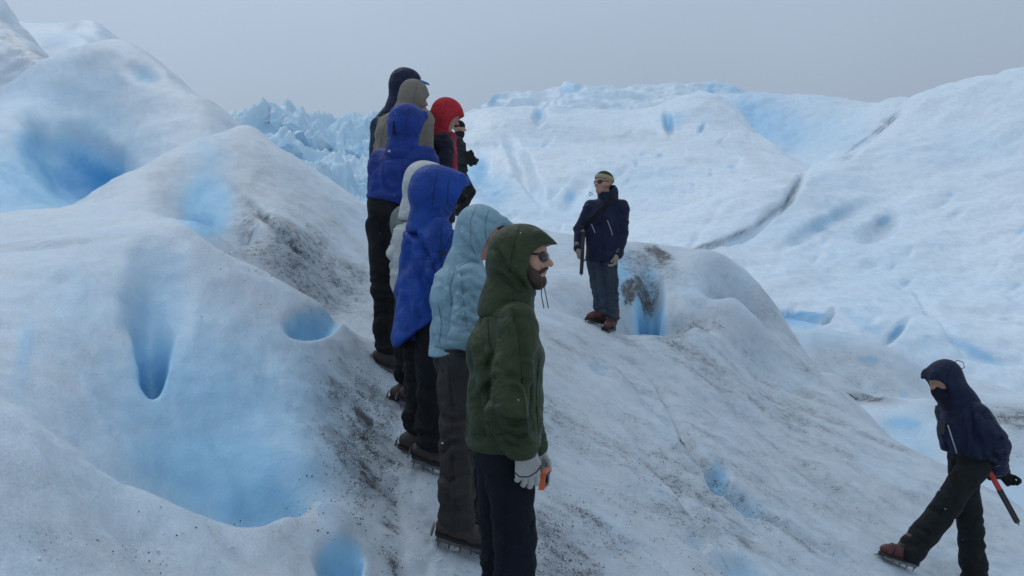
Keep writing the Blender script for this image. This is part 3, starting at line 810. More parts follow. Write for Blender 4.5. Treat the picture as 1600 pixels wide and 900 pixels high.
def buckle(V, F, gh, gv, band, iters, joints, seed, stiff=0.10, base=0.4):
    """loose cloth: the skin is given more length than it has room for, so it folds by itself inside a thin layer"""
    n = vnormals(V, F)
    a = np.concatenate([F[:, [0, 1]], F[:, [1, 2]], F[:, [2, 3]], F[:, [3, 0]]]); a.sort(axis=1)
    E = np.unique(a, axis=0)
    Dg = np.concatenate([F[:, [0, 2]], F[:, [1, 3]]])
    nv = len(V)
    w = np.full(nv, base)
    for (c, reach, amt) in joints:
        w = w + amt * np.exp(-((V - np.array(c)) ** 2).sum(1) / (reach * reach))
    w = np.clip(w * (1 + 0.9 * noise3(V * 5.5 + seed)), 0.05, 1.6)
    ee = np.concatenate([E, Dg]); i0, i1 = ee[:, 0], ee[:, 1]
    d0 = V[i1] - V[i0]; L0 = np.linalg.norm(d0, axis=1) + 1e-9
    vz = (d0[:, 2] / L0) ** 2
    L0 = L0 * (1 + (gh + (gv - gh) * vz) * 0.5 * (w[i0] + w[i1]))
    cnt = np.bincount(i0, minlength=nv) + np.bincount(i1, minlength=nv) + 1e-9
    e0, e1 = E[:, 0], E[:, 1]; ec = np.bincount(e0, minlength=nv) + np.bincount(e1, minlength=nv) + 1e-9
    X = V + n * (0.6 * band * (noise3(V * np.array((8, 8, 11)) + seed) + 0.5 * noise3(V * 17 + seed + 9)))[:, None]
    lim_o, lim_i = band * w / (w.mean() + 1e-9), band * 0.75
    lim_o = np.clip(lim_o, 0.3 * band, 1.5 * band)
    for it in range(iters):
        d = X[i1] - X[i0]; L = np.linalg.norm(d, axis=1) + 1e-9
        c = d * ((L - L0) / L * 0.5)[:, None]
        for k in range(3):
            X[:, k] += 1.5 * (np.bincount(i0, c[:, k], nv) - np.bincount(i1, c[:, k], nv)) / cnt
        q = np.stack([(np.bincount(e0, X[e1, k], nv) + np.bincount(e1, X[e0, k], nv)) / ec for k in range(3)], 1)
        X = X + stiff * (q - X)
        X[:, 2] -= 0.0004
        dx = X - V; h = (dx * n).sum(1)
        t = dx - h[:, None] * n; tl = np.linalg.norm(t, axis=1) + 1e-9
        t = t * np.minimum(1, band * 0.9 / tl)[:, None]
        X = V + n * np.clip(h, -lim_i, lim_o)[:, None] + t
    for it in range(1):
        q = np.stack([(np.bincount(e0, X[e1, k], nv) + np.bincount(e1, X[e0, k], nv)) / ec for k in range(3)], 1)
        X = X + 0.3 * (q - X)
    return X

def build(name, sol, mat, parent, folds=0.0, fscale=9.0, squash=(1, 1, 0.6), seed=0, flat_ends=False, cloth_=None, creases=()):
    """skin of a solid; a soft drape, or loose folding cloth"""
    V, F = sol.mesh()
    if cloth_:
        V = buckle(V, F, seed=seed, **cloth_)
    elif folds:
        n = vnormals(V, F)
        q = V * fscale * np.array(squash) + seed * 7.7
        q = q + 0.5 * np.stack([noise3(q * 0.7 + 5), noise3(q * 0.7 + 11), noise3(q * 0.7 + 23)], 1)
        r = 1 - 2.2 * np.abs(noise3(q)) ** 0.8
        d = folds * (0.62 * r + 0.14 * noise3(q * 2.3) + 0.4 * noise3(q * 0.45))
        if flat_ends: d = d * (1 - smooth01((np.abs(n[:, 2]) - 0.6) / 0.3))
        V = V + n * d[:, None]
    if creases:
        n = vnormals(V, F)
        face = smooth01(((-V / np.linalg.norm(V, axis=1)[:, None]) * n).sum(1) * 3.0)
        qx, qy = 800 + FPX * V[:, 0] / V[:, 1], 450 - FPX * V[:, 2] / V[:, 1]
        d = np.zeros(len(V))
        for (pts, dep, wd) in creases:
            best = np.full(len(V), 1e9); sg = np.zeros(len(V)); tt = np.zeros(len(V)); m = len(pts) - 1
            for i in range(m):
                (x0, y0), (x1, y1) = pts[i], pts[i + 1]
                ex, ey = x1 - x0, y1 - y0; L2 = ex * ex + ey * ey + 1e-9
                t = np.clip(((qx - x0) * ex + (qy - y0) * ey) / L2, 0, 1)
                dx, dy = qx - x0 - t * ex, qy - y0 - t * ey
                ds = np.hypot(dx, dy); b = ds < best
                best = np.where(b, ds, best); sg = np.where(b, np.sign(ex * dy - ey * dx), sg); tt = np.where(b, (i + t) / m, tt)
            s = best * sg
            tap = smooth01(np.minimum(tt, 1 - tt) * 5 + 0.15)
            d += 1.25 * tap * dep * (-np.exp(-(s / wd) ** 2) + 0.55 * np.exp(-((s - 1.9 * wd) / (1.5 * wd)) ** 2) + 0.30 * np.exp(-((s + 1.9 * wd) / (1.5 * wd)) ** 2))
        V = V + n * (d * face)[:, None]
    return link_mesh(name, V, F, mat, parent)

def tube(name, pts, r, mat, parent, seg=7, closed=False):
    pts = [np.array(p, float) for p in pts]
    n = len(pts); V = []; F = []
    rr = r if hasattr(r, '__len__') else [r] * n
    up = np.array((0.13, 0.31, 0.94))
    for i in range(n):
        t = pts[(i + 1) % n] - pts[i - 1] if closed or 0 < i < n - 1 else (pts[1] - pts[0] if i == 0 else pts[-1] - pts[-2])
        t = t / (np.linalg.norm(t) + 1e-9)
        a = np.cross(t, up); a /= np.linalg.norm(a) + 1e-9; b = np.cross(t, a)
        for k in range(seg):
            w = 2 * math.pi * k / seg
            V.append(pts[i] + rr[i] * (math.cos(w) * a + math.sin(w) * b))
    for i in range(n if closed else n - 1):
        j = (i + 1) % n
        for k in range(seg):
            F.append((i * seg + k, i * seg + (k + 1) % seg, j * seg + (k + 1) % seg, j * seg + k))
    if not closed:
        F.append(tuple(range(seg))[::-1]); F.append(tuple((n - 1) * seg + k for k in range(seg)))
    return link_mesh(name, V, F, mat, parent)

def merged(name, pieces, mat, parent, smooth=False):
    V, F = [], []
    for v, f in pieces:
        o = len(V); V += [tuple(x) for x in v]; F += [tuple(i + o for i in q) for q in f]
    return link_mesh(name, V, F, mat, parent, smooth)
def box_p(c, ax, h):
    """box: centre, 3 axes, half sizes"""
    c = np.array(c); ax = [np.array(a, float) for a in ax]
    v = [c + sx * h[0] * ax[0] + sy * h[1] * ax[1] + sz * h[2] * ax[2] for sx in (-1, 1) for sy in (-1, 1) for sz in (-1, 1)]
    return v, [(0, 1, 3, 2), (4, 6, 7, 5), (0, 4, 5, 1), (2, 3, 7, 6), (0, 2, 6, 4), (1, 5, 7, 3)]
def cone_p(a, b, r, seg=5):
    a, b = np.array(a), np.array(b); t = (b - a) / np.linalg.norm(b - a)
    x = np.cross(t, (0.3, 0.9, 0.2)); x /= np.linalg.norm(x); y = np.cross(t, x)
    v = [a + r * (math.cos(6.2832 * k / seg) * x + math.sin(6.2832 * k / seg) * y) for k in range(seg)] + [b]
    return v, [(k, (k + 1) % seg, seg) for k in range(seg)] + [tuple(range(seg))[::-1]]

# ------------------------------------------------------------------ cloth, skin, metal
def cloth(name, col, rough=0.55, var=0.22, weave=900.0, crease=26.0, sheen=0.0, wet=0.0, spec=None):
    m, t, b = new_mat(name)
    P = N(t, 'ShaderNodeNewGeometry').outputs['Position']
    a = tnoise(t, P, 7.0, 4); c = tnoise(t, P, 60.0, 3)
    f = math_(t, 'ADD', math_(t, 'MULTIPLY', a, 0.6), math_(t, 'MULTIPLY', c, 0.4))
    lo = tuple(x * (1 - var) for x in col); hi = tuple(min(1, x * (1 + var)) for x in col)
    t.links.new(mixc(t, mapr(t, f, 0.35, 0.65), lo, hi), b.inputs['Base Color'])
    t.links.new(mapr(t, c, 0.3, 0.7, rough - 0.1 - wet, rough + 0.1), b.inputs['Roughness'])
    b.inputs['Specular IOR Level'].default_value = spec or (0.13 if sum(col) < 0.06 or rough > 0.6 else 0.20)
    b.inputs['Sheen Weight'].default_value = sheen
    n1 = tnoise(t, P, crease, 4, 0.6); n2 = tnoise(t, P, weave, 1)
    h = math_(t, 'MULTIPLY_ADD', n2, 0.06, n1)
    bn = N(t, 'ShaderNodeBump'); bn.inputs['Strength'].default_value = 0.7; bn.inputs['Distance'].default_value = 0.02
    t.links.new(h, bn.inputs['Height']); t.links.new(bn.outputs[0], b.inputs['Normal'])
    return m
def plain(name, col, rough=0.5, metal=0.0, var=0.15, sc=40.0):
    m, t, b = new_mat(name)
    P = N(t, 'ShaderNodeNewGeometry').outputs['Position']
    a = tnoise(t, P, sc, 4)
    t.links.new(mixc(t, mapr(t, a, 0.3, 0.7), tuple(x * (1 - var) for x in col), tuple(min(1, x * (1 + var)) for x in col)), b.inputs['Base Color'])
    t.links.new(mapr(t, a, 0.3, 0.7, max(0.03, rough - 0.08), rough + 0.08), b.inputs['Roughness'])
    b.inputs['Metallic'].default_value = metal
    return m
M = dict(
    skin=plain('skin', (0.40, 0.215, 0.15), 0.5, var=0.12), beard=plain('beard_hair', (0.045, 0.022, 0.013), 0.75, var=0.5, sc=220),
    hair=plain('dark_hair', (0.02, 0.014, 0.01), 0.6, var=0.4, sc=200),
    green=cloth('green_nylon', (0.027, 0.04, 0.0155), 0.5), denim=cloth('navy_denim', (0.0045, 0.0059, 0.0126), 0.75),
    glove=cloth('white_knit', (0.425, 0.4165, 0.391), 0.9, 0.1, crease=90), lens=plain('dark_lens', (0.008, 0.008, 0.010), 0.12),
    frame=plain('black_plastic', (0.010, 0.010, 0.011), 0.4), orange=plain('orange_plastic', (0.62, 0.12, 0.03), 0.4),
    pale=cloth('pale_blue_nylon', (0.1978, 0.3174, 0.3818), 0.45, 0.12), taupe=cloth('taupe_nylon', (0.0375, 0.0338, 0.0323), 0.7),
    royal=cloth('royal_blue_nylon', (0.005, 0.044, 0.245), 0.5), royal2=cloth('deep_royal_blue_nylon', (0.005, 0.03, 0.195), 0.55),
    black=cloth('black_nylon', (0.0045, 0.0049, 0.0059), 0.6), white=cloth('white_nylon', (0.442, 0.459, 0.4505), 0.5, 0.1), grey=cloth('grey_green_nylon', (0.12, 0.14, 0.13), 0.6),
    beige=cloth('beige_cotton', (0.187, 0.1615, 0.1318), 0.75, 0.12), navy=cloth('navy_nylon', (0.0075, 0.0128, 0.039), 0.5), navy2=cloth('dark_navy_nylon', (0.0066, 0.0078, 0.0204), 0.55),
    red=cloth('red_fleece', (0.425, 0.0255, 0.0382), 0.85, 0.15), scarf=cloth('pink_red_wool', (0.36, 0.05, 0.075), 0.9, 0.2, crease=120),
    sky=cloth('bright_blue_nylon', (0.030, 0.16, 0.48), 0.5), charcoal=cloth('charcoal_nylon', (0.0154, 0.0175, 0.0196), 0.6),
    jean=cloth('slate_blue_cloth', (0.032, 0.0464, 0.068), 0.75), dkgreen=cloth('black_green_cloth', (0.0084, 0.0108, 0.012), 0.7),
    olive=cloth('olive_wool', (0.045, 0.052, 0.020), 0.9, 0.2, crease=140), cream=cloth('cream_wool', (0.36, 0.31, 0.20), 0.9, 0.15, crease=140),
    tan=cloth('tan_wool', (0.30, 0.26, 0.20), 0.9, 0.15, crease=120),
    leather=plain('brown_leather', (0.036, 0.024, 0.018), 0.6, var=0.35), sole=plain('black_rubber', (0.012, 0.012, 0.012), 0.8), bootred=plain('dark_red_leather', (0.065, 0.010, 0.010), 0.5, var=0.3), bootorange=plain('orange_rand', (0.50, 0.11, 0.02), 0.5),
    steel=plain('dull_steel', (0.16, 0.16, 0.165), 0.45, 0.9), axered=plain('red_enamel', (0.42, 0.020, 0.016), 0.35), zip=plain('pale_zip_tape', (0.30, 0.31, 0.33), 0.5), redcap=cloth('dark_red_cloth', (0.22, 0.012, 0.018), 0.8),
    lip=plain('lip_skin', (0.30, 0.13, 0.10), 0.45), teal=cloth('dark_teal_nylon', (0.008, 0.030, 0.060), 0.6),
)

def unit(v):
    v = np.array(v, float); return v / (np.linalg.norm(v) + 1e-12)
def ang(a, pitch=0.0):
    a = math.radians(a); p = math.radians(pitch)
    return np.array((math.cos(a) * math.cos(p), math.sin(a) * math.cos(p), math.sin(p)))
def frame(a, pitch=0.0, roll=0.0):
    f = ang(a, pitch)
    r = np.array((math.sin(math.radians(a)), -math.cos(math.radians(a)), 0.0))
    u = np.cross(r, f)
    if roll:
        c, s = math.cos(math.radians(roll)), math.sin(math.radians(roll))
        r, u = r * c + u * s, u * c - r * s
    return f, r, u

def hand(parent, mat, wrist, d, palm_n, thumb, curl=35, name='glove', vox=0.0048, sc=1.0, parts=None):
    d = unit(d); pn = unit(np.array(palm_n) - d * np.dot(palm_n, d)); s = np.cross(d, pn); s = s * (1 if np.dot(s, thumb) > 0 else -1)
    w = np.array(wrist, float); g = Solid(vox)
    for o in (-0.024, 0.0, 0.024):
        g.rc(w + s * o * 0.75 * sc, w + (d * 0.088 + s * o * 1.25) * sc, 0.021 * sc, 0.017 * sc, 0.012)
    g.rc(w - d * 0.05, w + d * 0.02, 0.031 * sc, 0.030 * sc, 0.02)
    base = [(0.033, 0.070, 0.088), (0.011, 0.080, 0.093), (-0.011, 0.074, 0.090), (-0.032, 0.058, 0.080)]
    for i, (o, ln, st) in enumerate(base):
        c1 = math.radians(curl * (0.55 + 0.12 * i)); c2 = math.radians(curl * (1.35 + 0.16 * i)); c3 = math.radians(curl * (1.95 + 0.15 * i))
        a = w + (d * st + s * o) * sc
        p1 = a + (math.cos(c1) * d + math.sin(c1) * pn + s * o * 1.5) * ln * 0.46 * sc
        p2 = p1 + (math.cos(c2) * d + math.sin(c2) * pn) * ln * 0.32 * sc
        p3 = p2 + (math.cos(c3) * d + math.sin(c3) * pn) * ln * 0.24 * sc
        g.rc(a, p1, 0.0112 * sc, 0.0106 * sc, 0.004).rc(p1, p2, 0.0106 * sc, 0.0100 * sc, 0.003).rc(p2, p3, 0.0100 * sc, 0.0086 * sc, 0.003)
    t0 = w + (d * 0.028 + s * 0.026 + pn * 0.006) * sc
    t1 = t0 + unit(d * 0.75 + s * 0.45 + pn * 0.35) * 0.040 * sc
    t2 = t1 + unit(d * 0.9 + s * 0.05 + pn * 0.45) * 0.036 * sc
    g.rc(t0, t1, 0.0165 * sc, 0.0125 * sc, 0.010).rc(t1, t2, 0.0125 * sc, 0.0105 * sc, 0.004)
    return build(name, g, mat, parent, 0.0012, 40, seed=3)

def boot(parent, ankle, fw, mat, up=(0, 0, 1), crampon=True, vox=0.0075, accent=None, sink=0.0):
    fw = unit(fw); up = unit(np.array(up) - fw * np.dot(up, fw)); sd = np.cross(fw, up)
    a = np.array(ankle, float)
    g = Solid(vox)
    g.rc(a + up * 0.08, a + up * 0.0, 0.047, 0.050, 0.03)
    g.rc(a - up * 0.045 - fw * 0.045, a - up * 0.050 + fw * 0.02, 0.042, 0.046, 0.03)
    g.rc(a - up * 0.030 + fw * 0.03, a - up * 0.052 + fw * 0.135, 0.050, 0.042, 0.03)
    g.rc(a - up * 0.054 + fw * 0.10 + sd * 0.012, a - up * 0.056 + fw * 0.165, 0.042, 0.034, 0.02)
    g.cut(a - up * 0.083, -up)
    g.cut(a + up * 0.10, up)
    b = build('boot', g, mat, parent, 0.003, 22)
    s = Solid(vox)
    for o in (-0.018, 0.018):
        s.rc(a - up * 0.086 - fw * 0.05 + sd * o * 0.8, a - up * 0.086 + fw * 0.03 + sd * o, 0.030, 0.030, 0.01)
        s.rc(a - up * 0.086 + fw * 0.03 + sd * o, a - up * 0.086 + fw * 0.16 + sd * o * 1.1, 0.030, 0.030, 0.01)
    s.cut(a - up * 0.078, up); s.cut(a - up * 0.100, -up)
    build('sole', s, M['sole'], b)
    if accent:
        h = Solid(vox)
        h.rc(a - up * 0.048 - fw * 0.05, a - up * 0.052 - fw * 0.0, 0.046, 0.050, 0.02); h.cut(a - up * 0.080, -up); h.cut(a - up * 0.03, up); h.cut(a - fw * 0.015, fw)
        build('heel_rand', h, accent, b)
    lace = []
    for i in range(4):
        c = a + fw * (0.052 + 0.018 * i) + up * (0.045 - 0.028 * i)
        lace.append(box_p(c, (sd, unit(fw - up * 0.7), unit(up + fw * 0.7)), (0.024, 0.003, 0.004)))
    merged('lace', lace, M['frame'], b)
    if crampon:
        base = a - up * 0.102
        pc = []
        for o in (-0.042, 0.042):
            pc.append(box_p(base + fw * 0.055 + sd * o, (fw, sd, up), (0.125, 0.003, 0.010)))
        for o in (-0.06, 0.02, 0.09, 0.15):
            pc.append(box_p(base + fw * o, (fw, sd, up), (0.007, 0.042, 0.003)))
        for o in (-0.055, 0.0, 0.055, 0.11, 0.155):
            for q in (-0.042, 0.042):
                pc.append(cone_p(base + fw * o + sd * q, base + fw * (o + 0.006) + sd * q * 1.12 - up * 0.042, 0.010))
        for q in (-0.028, 0.028):
            pc.append(cone_p(base + fw * 0.175 + sd * q, base + fw * 0.222 + sd * q - up * 0.016, 0.008))
        pc.append(box_p(a - up * 0.078 - fw * 0.094, (fw, sd, up), (0.004, 0.026, 0.024)))
        merged('crampon', pc, M['steel'], b)
        st = []
        ring = [a + fw * (0.01 + 0.062 * math.cos(w)) + sd * 0.060 * math.sin(w) + up * (0.02 - 0.01 * math.cos(w)) for w in np.linspace(0, 6.2832, 16, endpoint=False)]
        tube('ankle_strap', ring, 0.007, M['frame'], b, 5, True)
        ring = [a + fw * 0.12 + sd * 0.050 * math.cos(w) + up * (-0.062 + 0.062 * max(0, math.sin(w)) - 0.03 * max(0, -math.sin(w))) for w in np.linspace(0, 6.2832, 16, endpoint=False)]
        tube('toe_strap', ring, 0.006, M['frame'], b, 5, True)
    return b

def head_ops(g, c, F, s=1.0, face=True):
    f, r, u = F
    g.ell(c + (u * 0.032 - f * 0.008) * s, (f, r, u), (0.098 * s, 0.076 * s, 0.092 * s), 0.02)
    g.rc(c + (f * 0.030 + u * 0.01) * s, c + (f * 0.052 - u * 0.078) * s, 0.066 * s, 0.040 * s, 0.03)
    g.rc(c + (f * 0.060 - u * 0.088) * s, c + (f * 0.066 - u * 0.094) * s, 0.028 * s, 0.024 * s, 0.02)
    if face:
        for q in (-1, 1):
            g.rc(c + (f * 0.078 + r * 0.014 * q + u * 0.022) * s, c + (f * 0.066 + r * 0.048 * q + u * 0.020) * s, 0.013 * s, 0.010 * s, 0.015)      # brow
            g.ball(c + (f * 0.052 + r * 0.045 * q - u * 0.022) * s, 0.026 * s, 0.025)                                                                  # cheek
            g.ball(c + (f * 0.094 + r * 0.031 * q + u * 0.004) * s, 0.013 * s, 0.012, sub=True)                                                       # socket
            g.ball(c + (f * 0.074 + r * 0.031 * q + u * 0.004) * s, 0.0125 * s, 0.004)                                                                # eye
            g.rc(c + (r * 0.077 * q + u * 0.018 - f * 0.012) * s, c + (r * 0.072 * q - u * 0.026 - f * 0.002) * s, 0.014 * s, 0.010 * s, 0.010)       # ear
            g.ball(c + (f * 0.098 + r * 0.012 * q - u * 0.028) * s, 0.010 * s, 0.008)                                                                  # nostril
        g.rc(c + (f * 0.088 + u * 0.012) * s, c + (f * 0.116 - u * 0.024) * s, 0.010 * s, 0.0135 * s, 0.010)                                          # nose
        g.rc(c + (f * 0.090 - r * 0.016 - u * 0.052) * s, c + (f * 0.090 + r * 0.016 - u * 0.052) * s, 0.0085 * s, 0.0085 * s, 0.006)                 # lips
        g.rc(c + (f * 0.088 - r * 0.013 - u * 0.064) * s, c + (f * 0.088 + r * 0.013 - u * 0.064) * s, 0.009 * s, 0.009 * s, 0.006)

def lerp(a, b, t): return np.array(a) + (np.array(b) - np.array(a)) * t

class Person:
    """skeleton from surveyed joints; every garment is grown round it"""
    def __init__(self, label, Y, foot, a, head, neck, chest, pelvis, sw=0.19, hw=0.080, ha=None, hpitch=0, hroll=0, arms=None, legs=None, hs=1.0, group='ice trekkers waiting in a line', vox=0.013):
        self.Y = Y; self.vox = vox
        P = lambda q: at(q[0], q[1], Y + (q[2] if len(q) > 2 else 0))
        self.P = P
        base = P(foot)
        self.base = base
        self.o = empty('person', tuple(base))
        tag(self.o, label, 'person', group)
        self.a = a; self.F = frame(a)
        self.H = frame(a if ha is None else ha, hpitch, hroll)
        self.head, self.neck, self.chest, self.pelvis = P(head), P(neck), P(chest), P(pelvis)
        f, r, u = self.F
        self.sh = {'r': self.sp(1, sw), 'l': self.sp(-1, sw)}
        self.hip = {'r': self.pelvis + r * hw, 'l': self.pelvis - r * hw}
        self.arm = {k: [P(q) for q in v] for k, v in arms.items()}
        self.leg = {k: [P(q) for q in v] for k, v in legs.items()}
        self.hs = hs; self.sw = sw
    def sp(self, q, sw):
        f, r, u = self.F
        return lerp(self.chest, self.neck, 0.62) + r * q * (sw - 0.03) 
    def body(self, face=True, vox=None):
        g = Solid(vox or self.vox)
        f, r, u = self.F
        for q in (-1, 1):
            g.rc(self.pelvis + r * 0.05 * q, self.chest + r * 0.07 * q, 0.068, 0.072, 0.04)
        g.rc(self.sh['l'], self.sh['r'], 0.045, 0.045, 0.04)
        g.rc(self.chest, self.neck, 0.08, 0.055, 0.04).rc(self.neck, self.head - self.H[2] * 0.05, 0.055, 0.05, 0.03)
        for k in 'rl':
            e, w = self.arm[k][:2]
            g.rc(self.sh[k], e, 0.036, 0.030, 0.03).rc(e, w, 0.030, 0.023, 0.015)
            kn, an = self.leg[k][:2]
            g.rc(self.hip[k], kn, 0.062, 0.048, 0.03).rc(kn, an, 0.048, 0.036, 0.02)
        head_ops(g, self.head, self.H, self.hs, face)
        return build('body', g, M['skin'], self.o)
    def jacket(self, mat, hem, r0=0.14, r1=0.135, w0=0.06, w1=0.075, ar=(0.082, 0.070, 0.052), name='jacket', folds=0.009, hem_n=None, seed=1, collar=0.078, belly=0.0, vox=None, shoulder=0.075, flare=0.0, sleeves='rl', fscale=7.0, crease=1.0, lines=()):
        f, r, u = self.F
        g = Solid(vox or self.vox)
        hp = self.P(hem)
        self.hem_z = hp[2]
        low = lerp(self.pelvis, hp, 1.0)
        d = unit(self.pelvis - self.chest)
        low = self.pelvis + d * max(0.02, float(np.dot(hp - self.pelvis, d))) + d * 0.05
        for q in (-1, 0, 1):
            g.rc(low + r * w0 * q, self.chest + r * w1 * q + f * belly * (q == 0), r0 + flare, r1, 0.06)
        g.rc(self.sh['l'], self.sh['r'], shoulder, shoulder, 0.07)
        g.rc(self.chest + u * 0.05, self.neck, 0.135, collar + 0.012, 0.06)
        cutn = hem_n if hem_n is not None else d
        g.cut(hp, cutn, 0.012)
        for k in sleeves:
            e, w = self.arm[k][:2]
            w = w - unit(w - e) * ar[2] * 0.85
            g.rc(self.sh[k], e, ar[0], ar[1], 0.020)
            g.rc(e, w, ar[1], ar[2], 0.014)
            g.rc(lerp(e, w, 0.93), w, ar[2] * 1.03, ar[2] * 0.98, 0.01)
        J = []
        for k in sleeves:
            e, w = self.arm[k][:2]
            J += [(e, 0.13, 0.9), (w, 0.09, 0.8), (lerp(self.sh[k], e, 0.2), 0.13, 0.7), (lerp(e, w, 0.5), 0.12, 0.4)]
        J += [(self.pelvis + u * 0.04, 0.22, 0.5)]
        b_ = min(0.016, max(0.010, folds)) * crease * 2.0
        self.jk = build(name, g, mat, self.o, seed=seed, cloth_=dict(gh=0.09, gv=0.14, band=b_, iters=130, joints=J, stiff=0.06), creases=lines)
        return self.jk
    def hood(self, mat, r=0.122, cutf=0.150, cutu=-0.035, cuth=0.100, brim=0.05, open_r=0.082, back=0.03, name='hood', folds=0.005, seed=2, peak=0.0, tilt=0.0, parent=None, drop=0.0, deep=0.05, vox=None, up_k=0.0, neck_r=0.105, openup=-0.02, lines=()):
        f, rr, u = self.H
        c = self.head
        g = Solid(vox or min(self.vox, 0.010))
        g.ell(c + u * (0.022 + up_k) - f * back, (f, rr, u), (r * 1.04, r * 0.90, r * 1.0), 0.04)
        g.rc(c - f * (back + 0.01), self.neck - self.F[0] * 0.02, r * 0.86, neck_r * 1.04, 0.06)
        g.rc(self.neck - self.F[0] * 0.02, lerp(self.neck, self.chest, 0.16) - self.F[0] * 0.02, neck_r * 1.02, neck_r * 1.08, 0.04)
        g.cut(lerp(self.neck, self.chest, 0.24), unit(self.chest - self.neck) + 0.30 * self.F[0])
        g.ell(c + f * deep + u * 0.012, (f, rr, u), (r * 0.80, r * 0.80, r * 0.96), 0.05)
        if peak:
            g.rc(c + f * 0.02 + u * 0.05, c + f * (r + peak) + u * (0.058 + tilt), r * 0.62, 0.028, 0.06)
        if brim:
            for q in (-1, 1):
                g.rc(c + f * (deep + 0.045) + u * 0.088 + rr * 0.05 * q, c + f * (deep + 0.06 + brim) + u * (0.068 + tilt) + rr * 0.030 * q, 0.026, 0.013, 0.03)
        g.rc(c + f * 0.06 + u * openup, c + f * 0.34 + u * (openup - 0.035), open_r * 0.92, open_r * 1.12, 0.018, sub=True)
        g.ell(c + f * cutf + u * cutu, (f, rr, u), (0.105, 0.22, cuth), 0.02, sub=True)
        self.hd = build(name, g, mat, parent or self.jk, seed=seed, creases=lines, cloth_=dict(gh=0.08, gv=0.10, band=0.012, iters=100, stiff=0.07, joints=[(self.neck, 0.12, 0.9), (c - f * 0.08 - u * 0.07, 0.09, 0.5)], base=0.30))
        return self.hd
    def trousers(self, mat, ra=(0.105, 0.078, 0.072), pel=0.125, name='trousers', folds=0.009, seed=5, cuff=None, top=None, vox=None, lines=(), level=True):
        f, r, u = self.F
        g = Solid(vox or self.vox)
        g.rc(self.pelvis + r * 0.05 + u * 0.06, self.pelvis - r * 0.05 + u * 0.06, pel, pel, 0.05)
        for k in 'rl':
            kn, an = self.leg[k][:2]
            g.rc(self.hip[k] - u * 0.02, kn, ra[0], ra[1], 0.018)
            g.rc(kn, lerp(kn, an, 0.55), ra[1], ra[1] * 0.97, 0.014)
            c = lerp(kn, an, 0.93)
            g.rc(lerp(kn, an, 0.5), c, ra[1] * 0.97, ra[2], 0.03)
            g.rc(lerp(kn, an, 0.90), c - unit(an - kn) * 0.0, ra[2] * 1.10, ra[2] * 1.05, 0.02)
        if level: g.cut(0.5 * (self.leg['r'][1] + self.leg['l'][1]) + np.array((0, 0, 0.035)), -SL_UP)
        g.cut(np.array((0, 0, (self.hem_z + 0.035) if top is None else self.pelvis[2] + top)), u)
        J = []
        for k in 'rl':
            kn, an = self.leg[k][:2]
            J += [(kn, 0.16, 0.8), (lerp(kn, an, 0.85), 0.16, 1.0), (self.hip[k] - u * 0.05, 0.16, 0.6)]
        self.tr = build(name, g, mat, self.o, seed=seed, cloth_=dict(gh=0.06, gv=0.14, band=0.022, iters=130, joints=J, base=0.35, stiff=0.06), creases=lines)
        return self.tr
    def boots(self, mat, dirs=None, ups=None, crampon=True, accent=None, which='rl'):
        for k in which:
            an = self.leg[k][1]
            fw = self.F[0] if dirs is None else dirs[k]
            boot(self.o, an, fw, mat, (0, 0, 1) if ups is None else ups[k], crampon, accent=accent)
    def ground(self, r=0.26):
        for k in 'rl':
            an = self.leg[k][1]
            FEET.append((an[0], an[1], an[2] - 0.118, r))
def zip_line(par, pts, r=0.005, mat='zip', name='zip'):
    return tube(name, pts, r, M[mat], par, 5)
def glasses(parent, c, F, s=1.0, name='sunglasses'):
    f, r, u = F
    g = Solid(0.0042)
    for q in (-1, 1):
        g.ell(c + (f * 0.090 + r * 0.033 * q + u * 0.004) * s, (unit(f + r * 0.38 * q), unit(r - f * 0.38 * q), u), (0.011 * s, 0.034 * s, 0.022 * s), 0.004)
        g.rc(c + (f * 0.083 + r * 0.060 * q + u * 0.012) * s, c + (f * 0.0 + r * 0.081 * q + u * 0.014) * s, 0.0055, 0.0048, 0.004)
    g.rc(c + (f * 0.101 - r * 0.012 + u * 0.010) * s, c + (f * 0.101 + r * 0.012 + u * 0.010) * s, 0.0055, 0.0055, 0.004)
    return build(name, g, M['lens'], parent)

# ------------------------------------------------------------------ stitched seams and zips laid on the finished cloth
from mathutils.bvhtree import BVHTree
_dark = {}
def seam(o, pts, r=0.0021, mat=None, name='seam', n=5):
    """a seam line sewn on the cloth where the sight lines through pts meet it"""
    me = o.data; off = world_loc(o)
    tree = BVHTree.FromPolygons([tuple(np.array(v.co) + off) for v in me.vertices], [tuple(f.vertices) for f in me.polygons])
    out = []
    for i in range(len(pts) - 1):
        for k in range(n + (i == len(pts) - 2)):
            x, y = lerp(pts[i], pts[i + 1], k / n)
            d = Vector(((x - 800) / FPX, 1, -(y - 450) / FPX)).normalized()
            h = tree.ray_cast(Vector((0, 0, 0)), d)
            if h[0] is not None: out.append(np.array(h[0]) - np.array(d) * r * 0.35)
    keep = [out[0]] if out else []
    for a in out[1:]:
        if np.linalg.norm(a - keep[-1]) < 0.12: keep.append(a)
    if len(keep) < 3: return
    if mat is None:
        src = me.materials[0]
        if src.name not in _dark:
            m = src.copy(); m.name = src.name + '_stitching'
            mx = [x for x in m.node_tree.nodes if x.type == 'MIX'][0]
            for s_ in mx.inputs:
                if s_.type == 'RGBA': s_.default_value = tuple(c * 0.58 for c in s_.default_value[:3]) + (1,)
            _dark[src.name] = m
        mat = _dark[src.name]
    tube(name, keep, r, mat, o, 5)
